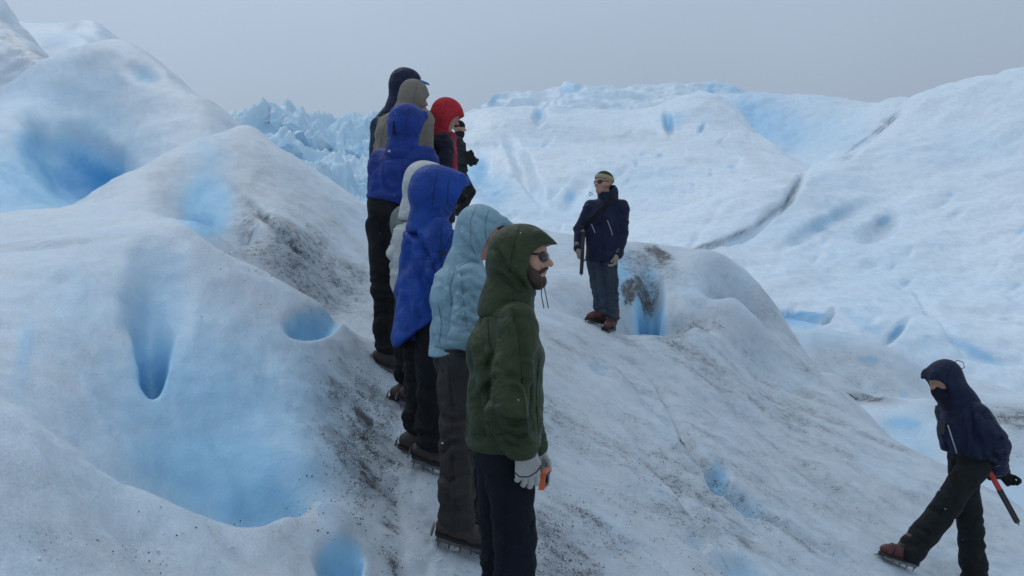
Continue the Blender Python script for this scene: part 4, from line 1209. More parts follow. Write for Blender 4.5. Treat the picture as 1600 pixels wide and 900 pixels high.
# ------------------------------------------------------------------ the people
def down(a):
    """walking direction lying on the slope"""
    c, s = math.cos(math.radians(a)), math.sin(math.radians(a))
    return unit((c, s, 0.80 * (-0.427 * c + 0.254 * s)))
def feet(a, b=None):
    return {'r': down(a), 'l': down(a if b is None else b)}
UPS = {'r': SL_UP, 'l': SL_UP}
def gloves(p, mat, dr, dl, curl=38, sc=1.0, name='glove', vox=0.0065):
    f, r, u = p.F
    hand(p.o, mat, p.arm['r'][1], dr, -r + 0.15 * f, f, curl, name, vox, sc)
    hand(p.o, mat, p.arm['l'][1], dl, r + 0.15 * f, f, curl, name, vox, sc)

# creases read off the cloth: (line, depth, half width)
LG = [([(763,440),(791,446),(811,460)], 0.010, 4.5), ([(753,481),(746,509),(751,550),(763,578)], 0.013, 5), ([(798,475),(815,523),(822,571),(820,605)], 0.010, 5),
      ([(774,550),(760,571),(763,616)], 0.012, 5), ([(788,585),(812,591),(822,602)], 0.014, 5), ([(766,628),(770,658),(789,688),(800,700)], 0.014, 5), ([(819,583),(827,628),(829,658),(832,688)], 0.012, 5),
      ([(778,583),(762,609),(766,636)], 0.012, 5), ([(778,652),(806,662),(827,656)], 0.012, 4.5), ([(785,674),(810,684),(829,673)], 0.012, 4.5), ([(790,692),(812,698),(828,690)], 0.008, 4),
      ([(725,600),(728,688)], 0.010, 5), ([(748,605),(757,692)], 0.012, 5), ([(736,540),(741,620)], 0.008, 5), ([(780,505),(790,560),(800,640)], 0.006, 6), ([(840,560),(838,640),(842,690)], 0.009, 5), ([(770,470),(762,495)], 0.008, 5)]
LP = [([(725,392),(708,413),(705,444),(715,475)], 0.0087, 4.0), ([(712,430),(736,426),(763,444)], 0.0074, 4.0), ([(708,450),(732,457),(750,481)], 0.0087, 4.0), ([(705,475),(729,478),(746,495)], 0.0074, 4.0), ([(712,500),(730,500),(748,512)], 0.0074, 4.0),
      ([(684,492),(701,506),(725,512)], 0.0081, 4.0), ([(681,520),(698,531),(722,535)], 0.0062, 3.6), ([(692,430),(690,470),(696,500)], 0.0050, 4.0), ([(720,410),(726,440),(722,480),(730,520)], 0.0050, 4.0)]
LPH = [([(725,351),(739,368),(750,395),(763,404)], 0.0074, 4.0), ([(739,335),(763,347),(774,352)], 0.0056, 3.6), ([(720,371),(736,392),(756,399)], 0.0074, 4.0), ([(716,395),(732,408),(752,414)], 0.0062, 3.6)]
LB = [([(644,314),(664,322),(688,328),(704,330)], 0.014, 5), ([(628,344),(656,376),(676,412),(680,440)], 0.018, 5), ([(712,360),(696,388),(680,420)], 0.013, 5), ([(632,432),(636,480),(646,524)], 0.014, 5), ([(664,468),(680,496)], 0.012, 5), ([(640,400),(660,432),(668,464)], 0.015, 5), ([(690,340),(684,380),(690,420)], 0.009, 5), ([(648,350),(640,390),(634,430)], 0.010, 5), ([(652,470),(656,500),(650,522)], 0.012, 4.5)]
LD = [([(609,218),(635,216),(661,221)], 0.012, 4.5), ([(615,271),(627,294),(632,305)], 0.014, 4.5), ([(590,250),(588,275),(594,300)], 0.013, 4.5), ([(655,245),(648,270),(655,296)], 0.012, 4.5), ([(600,290),(612,300),(624,298)], 0.010, 4), ([(640,255),(632,280),(640,300)], 0.010, 4.5)]
LT = [([(688,570),(696,621),(716,648)], 0.014, 5), ([(692,687),(708,672),(722,676)], 0.014, 4.5), ([(688,715),(704,691),(716,690)], 0.014, 4.5), ([(706,707),(704,753),(696,792)], 0.013, 5), ([(735,705),(743,738),(739,785)], 0.012, 5), ([(690,650),(706,660),(728,652)], 0.012, 4.5), ([(686,740),(700,752),(722,745)], 0.010, 4.5), ([(690,775),(708,785),(730,778)], 0.012, 4.5), ([(702,600),(712,640)], 0.010, 5)]
LW = [([(1512,628),(1520,672),(1538,708),(1546,734)], 0.018, 5), ([(1516,600),(1500,628),(1472,630)], 0.012, 5), ([(1540,680),(1556,690),(1570,684)], 0.013, 4.5), ([(1545,706),(1560,714),(1574,706)], 0.012, 4.5), ([(1500,660),(1506,690),(1502,714)], 0.010, 5), ([(1476,690),(1484,706)], 0.010, 4), ([(1530,640),(1542,655),(1552,652)], 0.012, 4.5)]
LWT = [([(1492,732),(1496,764),(1488,796)], 0.014, 5), ([(1448,792),(1470,804),(1492,788)], 0.016, 5), ([(1430,822),(1452,834),(1468,822)], 0.013, 4.5), ([(1418,846),(1438,856)], 0.012, 4.5), ([(1500,800),(1520,810),(1538,802)], 0.014, 4.5), ([(1502,840),(1522,850),(1540,842)], 0.012, 4.5), ([(1470,760),(1484,776)], 0.010, 4.5), ([(1508,870),(1528,880),(1542,872)], 0.012, 4.5)]

# 1 -- bearded man in green at the front
p = Person('bearded man in sunglasses and a dark green hooded jacket, nearest in the line', 3.7, (790, 1014), 12, (817, 402), (798, 466), (786, 545), (786, 680),
           sw=0.215, ha=-9, hpitch=-2, arms={'r': [(794, 625, -0.275), (821, 702, -0.245)], 'l': [(818, 625, 0.20), (838, 700, 0.15)]},
           legs={'r': [(806, 832, -0.10), (797, 969, -0.09)], 'l': [(781, 832, 0.09), (781, 969, 0.10)]}, vox=0.0082)
bd = p.body(vox=0.0075)
p.jacket(M['green'], (786, 689), 0.138, 0.130, 0.050, 0.055, (0.080, 0.074, 0.058), lines=LG, folds=0.010, belly=0.035, collar=0.085, seed=11)
hd = p.hood(M['green'], lines=[([(774,385),(787,416),(815,444),(822,457)], 0.011, 4.5), ([(790,352),(800,380),(806,410)], 0.005, 4), ([(776,425),(790,436),(808,452)], 0.009, 4)], r=0.122, cutf=0.128, brim=0.055, open_r=0.073, back=0.022, deep=0.030, folds=0.004, tilt=-0.012, openup=-0.035, neck_r=0.10)
f, r, u = p.H; c = p.head
glasses(p.o, c, p.H, 1.02)
bg = Solid(0.005)
bg.rc(c + f * 0.045 - u * 0.075, c + f * 0.068 - u * 0.098, 0.048, 0.034, 0.02)
for q in (-1, 1):
    bg.rc(c + f * 0.020 + r * 0.062 * q - u * 0.020, c + f * 0.045 + r * 0.045 * q - u * 0.075, 0.017, 0.028, 0.02)
    bg.rc(c + f * 0.098 + r * 0.004 * q - u * 0.0435, c + f * 0.086 + r * 0.034 * q - u * 0.056, 0.0085, 0.008, 0.01)
bg.rc(c + f * 0.103 - r * 0.012 - u * 0.059, c + f * 0.103 + r * 0.012 - u * 0.059, 0.010, 0.010, 0.004, sub=True)
build('beard', bg, M['beard'], p.o, 0.003, 90, (1, 1, 1))
merged('lips', [box_p(c + f * 0.094 - u * 0.0605, (r, f, u), (0.014, 0.004, 0.006))], M['lip'], bd)
p.trousers(M['denim'], (0.108, 0.084, 0.080), 0.128, folds=0.011)
p.boots(M['leather'], feet(10, -5), UPS)
hand(p.o, M['glove'], p.arm['r'][1], (0.10, 0.03, -1), (-0.25, 1, 0.05), (1, 0.15, -0.2), 34, vox=0.0042, sc=1.08)
hand(p.o, M['glove'], p.arm['l'][1], (0.1, 0.1, -1), (0, -1, 0), (1, 0, 0), 40)
for dx in (0, 7):
    tube('drawcord', [at(846 + dx * 0.5, 443, 3.62), at(846 + dx, 462, 3.60), at(850 + dx, 482, 3.60)], 0.0022, M['frame'], p.hd, 5)
for l in ([(768, 470), (762, 500), (763, 530), (772, 560)], [(724, 676), (750, 679), (776, 680), (796, 676)], [(800, 482), (812, 540), (817, 610), (824, 665)], [(800, 680), (813, 684), (829, 678)], [(738, 502), (760, 492), (786, 495)], [(843, 560), (838, 610), (840, 670)]): seam(p.jk, l)
for l in ([(830, 400), (826, 385), (831, 371), (841, 360)], [(812, 350), (806, 370), (799, 400), (796, 425)], [(778, 432), (796, 446), (816, 458)]): seam(p.hd, l)
for l in ([(752, 722), (758, 742), (778, 747), (797, 738), (800, 716)], [(790, 750), (791, 800), (788, 860), (786, 895)]): seam(p.tr, l)
# his small camera, hanging from the wrist by its cord
cm = empty('camera', tuple(at(851, 748, 3.58))); tag(cm, 'small orange rimmed camera hanging by a black cord from the white glove', 'camera')
cx = (unit((0.25, 1, 0)), unit((1, -0.25, 0)), np.array((0.12, 0, 1.0)))
c0 = at(851, 748, 3.58)
merged('body', [box_p(c0, cx, (0.044, 0.0085, 0.028))], M['frame'], cm)
merged('rim', [box_p(c0 + cx[2] * 0.031, cx, (0.050, 0.011, 0.004)), box_p(c0 - cx[2] * 0.031, cx, (0.050, 0.011, 0.004)), box_p(c0 + cx[0] * 0.047, cx, (0.004, 0.011, 0.0265)), box_p(c0 - cx[0] * 0.047, cx, (0.004, 0.011, 0.0265))], M['orange'], cm)
tube('lens', [c0 + cx[1] * 0.008, c0 + cx[1] * 0.017], 0.017, M['lens'], cm, 14)
tube('wrist_cord', [at(804, 738, 3.40), at(812, 745, 3.385), at(826, 745, 3.385), at(838, 738, 3.40), at(845, 728, 3.44), at(846, 738, 3.49)], 0.0032, M['frame'], cm, 6)

# 2 -- pale blue jacket
p = Person('person in pale blue hooded jacket and taupe trousers behind the man in green', 4.4, (720, 856), 14, (751, 362), (731, 416), (718, 458), (713, 542),
           sw=0.195, ha=8, hpitch=-20, arms={'r': [(722, 516, -0.225), (768, 540, -0.19)], 'l': [(742, 520, 0.19), (772, 545, 0.12)]},
           legs={'r': [(713, 690, -0.09), (713, 812, -0.09)], 'l': [(736, 690, 0.08), (742, 822, 0.06)]}, vox=0.0085)
p.body()
p.jacket(M['pale'], (712, 548), 0.112, 0.112, 0.045, 0.05, (0.070, 0.062, 0.048), lines=LP, folds=0.009, seed=21, hem_n=(0.10, 0, -1), flare=0.006)
p.hood(M['pale'], lines=LPH, r=0.108, cutf=0.122, cutu=-0.055, cuth=0.135, brim=0.055, open_r=0.075, back=0.018, deep=0.04, folds=0.005, up_k=0.010, neck_r=0.092, tilt=0.012)
f, r, u = p.H; c = p.head
g = Solid(0.008); g.ell(c + u * 0.045, (f, r, u), (0.098, 0.080, 0.078), 0.02); g.rc(c + f * 0.09 + u * 0.04 - r * 0.03, c + f * 0.09 + u * 0.04 + r * 0.03, 0.020, 0.020, 0.03); g.cut(c + u * 0.018, -u)
build('cap', g, M['redcap'], p.o)
p.trousers(M['taupe'], (0.100, 0.082, 0.080), 0.112, folds=0.014, seed=25, lines=LT)
p.boots(M['leather'], feet(8, -2), UPS)
gloves(p, M['black'], (1, 0.1, -0.2), (1, 0, -0.2))
tube('hem_seam', [at(676, 538, 4.32), at(690, 542, 4.25), at(712, 545, 4.22)], 0.002, M['pale'], p.jk, 4)
merged('logo', [box_p(at(692, 396, 4.33), (unit((1, -0.4, 0)), unit((-0.4, -1, 0.2)), np.array((0, 0, 1.0))), (0.012, 0.002, 0.012))], M['charcoal'], p.jk)

for l in ([(733, 408), (712, 420), (703, 445), (706, 480)], [(678, 541), (695, 545), (713, 547)], [(684, 470), (690, 505), (686, 535)], [(720, 420), (724, 470), (730, 515)]): seam(p.jk, l)
for l in ([(745, 318), (735, 345), (735, 380), (745, 402)], [(765, 322), (758, 350), (760, 385)]): seam(p.hd, l)
for l in ([(700, 560), (706, 650), (708, 720), (712, 795)], [(688, 572), (698, 590), (712, 596)]): seam(p.tr, l)
# 3 -- royal blue poncho
p = Person('person under a royal blue hooded poncho with black trousers', 5.0, (665, 728), 28, (682, 297), (672, 345), (668, 388), (664, 480),
           sw=0.175, ha=18, hpitch=-6, arms={'r': [(690, 420, -0.18), (705, 455, -0.08)], 'l': [(645, 425, 0.13), (668, 455, 0.25)]},
           legs={'r': [(675, 605, -0.08), (672, 694, -0.10)], 'l': [(655, 600, 0.08), (650, 680, 0.08)]}, vox=0.0115)
p.body(face=False)
p.jacket(M['royal'], (664, 505), 0.118, 0.112, 0.060, 0.065, (0.080, 0.076, 0.070), name='poncho', folds=0.010, lines=LB, seed=31, hem_n=(0.62, 0.0, -0.78), flare=0.035, fscale=5.0)
p.hood(M['royal'], r=0.124, cutf=0.215, brim=0.02, open_r=0.078, back=0.025, deep=0.085, folds=0.007, peak=0.035, tilt=0.008, neck_r=0.10)
g = Solid(0.011)      # the long loose flap over his left side
g.rc(at(646, 380, 5.06), at(640, 455, 5.05), 0.060, 0.075, 0.04).rc(at(640, 455, 5.05), at(648, 524, 4.98), 0.075, 0.022, 0.05).rc(at(655, 480, 4.95), at(650, 520, 4.97), 0.06, 0.02, 0.05)
build('flap', g, M['royal'], p.jk, 0.014, 6, (1, 1, 0.4), 33)
p.trousers(M['black'], (0.100, 0.080, 0.076), 0.120, folds=0.012, seed=35)
p.boots(M['leather'], feet(5, 0), UPS)
gloves(p, M['black'], (0.8, 0.2, -0.3), (0.8, 0.2, -0.3))

for l in ([(630, 345), (655, 375), (676, 412), (682, 440)], [(690, 350), (688, 385), (690, 420)]): seam(p.jk, l, 0.004)
for l in ([(686, 256), (679, 290), (675, 322)], [(706, 262), (700, 290), (700, 318)]): seam(p.hd, l)
seam(p.tr, [(668, 540), (670, 600), (668, 660)])
# 4 -- white and grey jacket, mostly hidden
p = Person('person in white jacket with grey shoulders half hidden by the blue poncho', 5.7, (635, 636), 40, (669, 287), (656, 326), (652, 368), (648, 448),
           sw=0.180, ha=30, hpitch=-5, arms={'r': [(672, 390, -0.10), (678, 440, -0.05)], 'l': [(623, 388, 0.10), (626, 446, 0.10)]},
           legs={'r': [(650, 530, -0.07), (648, 606, -0.07)], 'l': [(634, 530, 0.06), (633, 606, 0.05)]}, vox=0.0125)
p.body(face=False)
p.jacket(M['white'], (648, 452), 0.108, 0.112, 0.055, 0.06, (0.076, 0.068, 0.052), folds=0.012, seed=41)
p.hood(M['white'], r=0.128, brim=0.03, folds=0.007)
g = Solid(0.0125)
for k in 'rl': g.rc(p.sh[k], lerp(p.sh[k], p.arm[k][0], 0.30), 0.087, 0.083, 0.05)
g.rc(p.sh['l'], p.sh['r'], 0.083, 0.083, 0.06); g.rc(p.chest + p.F[2] * 0.06, p.neck, 0.122, 0.090, 0.06)
build('shoulder_yoke', g, M['grey'], p.jk, 0.008, 7, (1, 1, 0.6), 42)
p.trousers(M['black'], (0.090, 0.068, 0.066), 0.105, folds=0.010, seed=45)
p.boots(M['leather'], feet(10, 5), UPS)
gloves(p, M['black'], (0.2, 0.2, -1), (0.2, 0.2, -1))

# 5 -- tall person in deep royal blue, seen from behind
p = Person('tall person seen from behind in a deep blue hooded jacket and black trousers', 6.1, (605, 574), 68, (637, 193), (631, 232), (628, 266), (610, 335),
           sw=0.205, ha=42, hpitch=-8, arms={'r': [(668, 292, 0.06), (652, 308, 0.28)], 'l': [(592, 288, 0.12), (612, 306, 0.30)]},
           legs={'r': [(622, 445, 0.04), (625, 551, 0.12)], 'l': [(600, 445, 0.0), (604, 549, 0.02)]}, vox=0.0125)
p.body(face=False)
p.jacket(M['royal2'], (612, 314), 0.125, 0.132, 0.075, 0.085, (0.080, 0.070, 0.055), folds=0.010, lines=LD, seed=51)
p.hood(M['royal2'], r=0.118, brim=0.02, folds=0.007, back=0.02)
merged('logo', [box_p(at(608, 236, 5.94), ((1, 0, 0), (0, 1, 0), (0, 0, 1)), (0.008, 0.003, 0.007))], M['white'], p.jk)
merged('vent_flap', [box_p(at(616, 200, 5.975), (unit((1, 0.2, 0)), (0, 1, 0), unit((0.08, 0, 1))), (0.008, 0.006, 0.045))], M['black'], p.hd)
g = Solid(0.0125); g.rc(p.pelvis + p.F[2] * 0.10 - p.F[1] * 0.05, p.pelvis + p.F[2] * 0.10 + p.F[1] * 0.05, 0.108, 0.108, 0.05); g.rc(p.pelvis - p.F[1] * 0.05, p.pelvis + p.F[1] * 0.05, 0.110, 0.110, 0.05); g.cut(p.pelvis - p.F[2] * 0.03, -p.F[2])
build('under_layer', g, M['black'], p.o, 0.008, 8, (1, 1, 1.5), 53)
p.trousers(M['black'], (0.098, 0.080, 0.072), 0.112, folds=0.012, seed=55)
p.boots(M['leather'], {'r': down(20), 'l': down(5)}, UPS)
gloves(p, M['black'], (0.3, 0.8, -0.3), (0.3, 0.8, -0.3))

for l in ([(590, 250), (628, 246), (668, 252)], [(583, 303), (600, 307), (614, 308)], [(600, 240), (597, 265), (600, 290)], [(628, 250), (628, 275), (627, 300)]): seam(p.jk, l)
seam(p.hd, [(640, 166), (636, 190), (634, 215)])
seam(p.tr, [(597, 350), (600, 420), (604, 500), (606, 535)])
# 6 -- beige
p = Person('person in beige hooded jacket above the tall figure in deep blue', 7.0, (625, 480), 50, (647, 151), (638, 178), (622, 205), (626, 302),
           sw=0.245, ha=30, hpitch=-14, arms={'r': [(662, 250, -0.05), (660, 290, 0.1)], 'l': [(594, 250, 0.12), (606, 290, 0.2)]},
           legs={'r': [(634, 390, 0), (634, 456, 0)], 'l': [(620, 390, 0.05), (620, 456, 0.05)]}, vox=0.014)
p.body()
p.jacket(M['beige'], (628, 325), 0.125, 0.125, 0.07, 0.075, (0.080, 0.070, 0.055), folds=0.012, seed=61)
p.hood(M['beige'], r=0.106, cutf=0.19, brim=0.0, folds=0.009, back=0.015, deep=0.03, peak=0.0, up_k=0.016)
g = Solid(0.009); g.rc(p.head + p.H[0] * 0.08 - p.H[2] * 0.075, p.neck + p.F[0] * 0.08 + p.F[2] * 0.03, 0.042, 0.075, 0.03); build('collar', g, M['beige'], p.jk, 0.006, 14, seed=66)
tube('drawcord', [at(661, 173, 6.86), at(664, 180, 6.82), at(668, 176, 6.83), at(671, 182, 6.84)], 0.004, M['frame'], p.hd, 5)
p.trousers(M['charcoal'], folds=0.01); p.boots(M['leather'], feet(20), UPS); gloves(p, M['black'], (0.3, 0.5, -0.8), (0.3, 0.5, -0.8))

seam(p.hd, [(654, 126), (647, 150), (644, 176)])
seam(p.jk, [(606, 185), (598, 205), (594, 230)])
# 7 -- navy hood with bright blue peak
p = Person('person at the top in a navy hood with a bright blue cap peak', 7.5, (625, 452), 40, (634, 133), (626, 168), (620, 198), (622, 280),
           sw=0.205, ha=22, hpitch=0, arms={'r': [(640, 235, -0.05), (640, 270, 0.05)], 'l': [(596, 232, 0.12), (606, 268, 0.2)]},
           legs={'r': [(630, 370, 0), (630, 429, 0)], 'l': [(618, 370, 0.05), (618, 429, 0.05)]}, vox=0.014)
p.body()
p.jacket(M['navy2'], (622, 300), 0.12, 0.122, 0.07, 0.075, (0.080, 0.070, 0.055), folds=0.012, seed=71)
p.hood(M['navy'], r=0.120, brim=0.0, folds=0.008, back=0.015, up_k=0.014)
f, r, u = p.H; c = p.head
g = Solid(0.007)
for q in (-0.045, 0, 0.045): g.rc(c + f * 0.09 + r * q + u * 0.045, c + f * (0.205 - abs(q) * 0.5) + r * q * 0.8 + u * 0.022, 0.010, 0.007, 0.02)
build('cap_peak', g, M['sky'], p.o)
p.trousers(M['charcoal'], folds=0.01); p.boots(M['leather'], feet(20), UPS); gloves(p, M['black'], (0.3, 0.5, -0.8), (0.3, 0.5, -0.8))
bp = empty('backpack', tuple(at(594, 205, 7.45))); tag(bp, 'dark blue backpack on the person with the bright blue cap peak', 'backpack')
fb = p.F[0]; rb = p.F[1]
g = Solid(0.012); c0 = lerp(p.chest, p.pelvis, 0.35) - fb * 0.150
g.rc(c0 + np.array((0, 0, 0.16)) - rb * 0.05, c0 + np.array((0, 0, -0.18)) - rb * 0.06, 0.065, 0.075, 0.06).rc(c0 + np.array((0, 0, 0.16)) + rb * 0.07, c0 + np.array((0, 0, -0.18)) + rb * 0.09, 0.065, 0.085, 0.06)
build('sack', g, M['teal'], bp, 0.012, 8, seed=75)
for q in (-1, 1):
    s0 = p.sh['r'] if q > 0 else p.sh['l']
    m0 = lerp(s0, lerp(p.chest, p.neck, 0.55), 0.35)
    tube('shoulder_strap', [m0 - fb * 0.14 - np.array((0, 0, 0.02)), m0 - fb * 0.06 + np.array((0, 0, 0.075)), m0 + fb * 0.04 + np.array((0, 0, 0.080)), m0 + fb * 0.14 - np.array((0, 0, 0.02)), m0 + fb * 0.15 - np.array((0, 0, 0.20))], 0.018, M['grey'], bp, 6)

# 8 -- red hood
p = Person('person in a red hood and dark navy jacket looking down to the right', 7.2, (690, 502), 12, (697, 180), (690, 214), (684, 242), (684, 322),
           sw=0.185, ha=-4, hpitch=-26, arms={'r': [(690, 272, -0.16), (704, 300, -0.15)], 'l': [(690, 272, 0.18), (704, 300, 0.15)]},
           legs={'r': [(690, 415, -0.08), (690, 478, -0.08)], 'l': [(682, 415, 0.08), (682, 478, 0.08)]}, vox=0.0125)
p.body(vox=0.010)
p.jacket(M['navy2'], (684, 345), 0.12, 0.112, 0.06, 0.065, (0.080, 0.070, 0.055), folds=0.011, seed=81)
hp = p.hood(M['red'], r=0.118, cutf=0.168, brim=0.012, folds=0.006, back=0.012, open_r=0.070, deep=0.035, neck_r=0.075, up_k=0.010)
g = Solid(0.009)
f = p.F[0]
g.rc(p.head + p.H[0] * 0.05 - p.H[2] * 0.125, p.neck + f * 0.075, 0.045, 0.04, 0.03).rc(p.neck + f * 0.075, at(707, 240, 7.12), 0.040, 0.034, 0.02).rc(at(707, 240, 7.12), at(709, 285, 7.10), 0.034, 0.038, 0.02)
build('scarf', g, M['scarf'], p.o, 0.008, 16, (1, 1, 0.4), 85)
p.trousers(M['charcoal'], folds=0.01); p.boots(M['leather'], feet(10), UPS); gloves(p, M['black'], (0.8, 0, -0.6), (0.8, 0, -0.6))

seam(hp, [(699, 156), (690, 180), (686, 203)])
seam(p.jk, [(680, 212), (676, 235), (678, 258)])
# 9 -- dark figure farther up with a camera bag
p = Person('person in black beanie and charcoal jacket standing farthest up the slope', 15.0, (713, 338), 12, (717, 201), (715, 217), (713, 230), (719, 268),
           sw=0.20, ha=4, arms={'r': [(721, 246, -0.20), (733, 250, -0.22)], 'l': [(722, 246, 0.18), (735, 250, 0.1)]},
           legs={'r': [(736, 297, -0.08), (716, 328, -0.12)], 'l': [(728, 300, 0.10), (712, 326, 0.25)]}, vox=0.016, group='ice trekkers waiting in a line')
p.body(vox=0.011)
p.jacket(M['charcoal'], (719, 268), 0.125, 0.125, 0.06, 0.065, (0.085, 0.075, 0.058), folds=0.012, seed=91)
f, r, u = p.H; c = p.head
g = Solid(0.010); g.ell(c + u * 0.040 - f * 0.006, (f, r, u), (0.112, 0.092, 0.105), 0.02); g.cut(c + u * 0.012, -u); build('beanie', g, M['black'], p.o)
g = Solid(0.010); g.rc(p.neck + u * 0.02, p.neck + f * 0.03 + u * 0.06, 0.088, 0.078, 0.02); g.rc(p.neck + u * 0.06, c + f * 0.03 - u * 0.08, 0.07, 0.06, 0.03); build('neck_warmer', g, M['black'], p.o, 0.006, 14)
p.trousers(M['black'], (0.10, 0.08, 0.07), 0.115, folds=0.010, seed=95, level=False); p.boots(M['sole'], {'r': unit((0.9, -0.2, -0.25)), 'l': unit((0.9, 0.1, -0.2))}, UPS)
gloves(p, M['black'], (1, -0.1, -0.2), (1, -0.1, -0.2))
b9 = empty('backpack', tuple(at(707, 228, 14.9))); tag(b9, 'bright blue backpack on the person in the black beanie', 'backpack')
c0 = lerp(p.chest, p.pelvis, 0.20) - p.F[0] * 0.20
g = Solid(0.013); g.rc(c0 + np.array((0, -0.05, 0.17)), c0 + np.array((-0.02, -0.07, -0.17)), 0.075, 0.105, 0.05).rc(c0 + np.array((0, 0.08, 0.17)), c0 + np.array((-0.02, 0.08, -0.17)), 0.075, 0.105, 0.05)
build('sack', g, M['sky'], b9, 0.010, 8, seed=97)
for q in (-1, 1):
    m0 = lerp(p.chest, p.neck, 0.55) + p.F[1] * 0.1 * q
    tube('shoulder_strap', [m0 - p.F[0] * 0.13, m0 - p.F[0] * 0.02 + np.array((0, 0, 0.085)), m0 + p.F[0] * 0.12 - np.array((0, 0, 0.03)), m0 + p.F[0] * 0.13 - np.array((0, 0, 0.2))], 0.016, M['black'], b9, 5)
kb = empty('camera_bag', tuple(at(735, 246, 14.72))); tag(kb, 'small black camera bag held in front of the charcoal jacket', 'bag')
g = Solid(0.009); c0 = at(736, 247, 14.74); a1 = unit((0.35, 0, -1)); a2 = unit((1, 0, 0.35)); a3 = np.array((0, 1.0, 0))
for q in (-1, 1):
    for w in (-1, 1): g.rc(c0 + a1 * 0.09 + a2 * 0.035 * q + a3 * 0.05 * w, c0 - a1 * 0.09 + a2 * 0.030 * q + a3 * 0.05 * w, 0.038, 0.034, 0.02)
build('pouch', g, M['black'], kb)
tube('lid_edge', [c0 - a1 * 0.06 - a2 * 0.066 - a3 * 0.08, c0 - a1 * 0.06 + a2 * 0.068 - a3 * 0.08, c0 - a1 * 0.06 + a2 * 0.068 + a3 * 0.08, c0 - a1 * 0.06 - a2 * 0.066 + a3 * 0.08], 0.006, M['charcoal'], kb, 5, True)

# 10 -- guide facing the group
p = Person('guide in olive beanie and sunglasses standing with back to the blue crevasse', 9.6, (945, 517), -96, (943, 287), (950, 309), (943, 340), (940, 398),
           sw=0.200, ha=-140, hpitch=6, arms={'r': [(906, 354, 0.02), (903, 389, -0.07)], 'l': [(972, 360, 0.02), (964, 399, -0.08)]},
           legs={'r': [(936, 452, -0.03), (941, 489, -0.02)], 'l': [(956, 455, -0.05), (958, 499, -0.08)]}, vox=0.0125, group='glacier guides')
bd = p.body(vox=0.0078)
p.jacket(M['navy'], (941, 407), 0.105, 0.110, 0.065, 0.075, (0.072, 0.066, 0.050), folds=0.009, seed=101, collar=0.08)
f, r, u = p.H; c = p.head
F_ = p.F
g = Solid(0.008); g.rc(p.neck - F_[2] * 0.04, p.neck + F_[2] * 0.045 - F_[0] * 0.015, 0.105, 0.112, 0.03); g.rc(p.neck + F_[2] * 0.03, p.neck + F_[2] * 0.14 + f * 0.03, 0.085, 0.078, 0.01, sub=True)
build('collar', g, M['navy'], p.jk, 0.007, 14, seed=102)
g = Solid(0.0075); g.ell(c + u * 0.042 - f * 0.008, (f, r, u), (0.112, 0.092, 0.098), 0.02); g.cut(c + u * 0.030 - f * 0.02, -u + 0.15 * f)
bn_ = build('beanie', g, M['olive'], p.o)
g = Solid(0.0065); g.ell(c + u * 0.042 - f * 0.008, (f, r, u), (0.117, 0.097, 0.100), 0.02); g.cut(c + u * 0.030 - f * 0.02, -u + 0.15 * f); g.cut(c + u * 0.078 - f * 0.02, u - 0.15 * f)
build('band', g, M['cream'], bn_)
glasses(p.o, c, p.H)
p.trousers(M['jean'], (0.088, 0.070, 0.068), 0.105, folds=0.012, seed=105)
p.boots(M['bootred'], {'r': unit((-0.75, -0.6, 0.134)), 'l': unit((-0.40, -0.9, -0.05))}, UPS)
hand(p.o, M['tan'], p.arm['r'][1], (0.15, -0.1, -1), (1, 0.1, 0), (0.2, -1, 0), 45, vox=0.006)
hand(p.o, M['tan'], p.arm['l'][1], (-0.25, -0.15, -1), (-1, 0.2, 0), (-0.1, -1, 0), 50, vox=0.006)
zip_line(p.jk, [at(949, 344, 9.425), at(955, 360, 9.415), at(957, 368, 9.42)], 0.005)
zip_line(p.jk, [at(924, 350, 9.43), at(930, 364, 9.425)], 0.005)
tube('drawcord', [at(926, 303, 9.46), at(921, 300, 9.44), at(921, 305, 9.44), at(926, 305, 9.46)], 0.004, M['frame'], p.jk, 5)
for l in ([(946, 318), (943, 350), (941, 398)], [(912, 330), (909, 350)], [(966, 328), (962, 350), (964, 372)], [(918, 399), (940, 402), (958, 400)]): seam(p.jk, l, 0.004)
seam(p.tr, [(928, 415), (932, 450), (938, 482)]); seam(p.tr, [(962, 415), (962, 455), (964, 488)])
sl = empty('shoulder_sling', tuple(at(940, 330, 9.42))); tag(sl, 'black sling worn slantwise across the navy jacket of the guide in the beanie', 'strap')
def ribbon(name, pts, w, th, nrm, mat, parent):
    pts = [np.array(q) for q in pts]; nrm = unit(nrm); V = []; F = []
    for i, q in enumerate(pts):
        t = unit(pts[min(i + 1, len(pts) - 1)] - pts[max(i - 1, 0)]); s_ = unit(np.cross(t, nrm))
        for a_, b_ in ((-1, -1), (1, -1), (1, 1), (-1, 1)): V.append(q + s_ * w * a_ + nrm * th * b_)
    for i in range(len(pts) - 1):
        for k in range(4): F.append((i * 4 + k, i * 4 + (k + 1) % 4, i * 4 + 4 + (k + 1) % 4, i * 4 + 4 + k))
    F += [(0, 1, 2, 3), (len(V) - 1, len(V) - 2, len(V) - 3, len(V) - 4)]
    return link_mesh(name, V, F, mat, parent, False)
ribbon('strap', [at(963, 304, 9.58), at(960, 309, 9.47), at(950, 318, 9.405), at(940, 328, 9.395), at(930, 338, 9.40), at(920, 349, 9.425), at(913, 357, 9.49)], 0.022, 0.004, (0, -1, 0.15), M['black'], sl)
g = Solid(0.008); g.rc(at(912, 356, 9.47), at(909, 366, 9.46), 0.025, 0.022, 0.01); build('axe_holster', g, M['black'], sl)
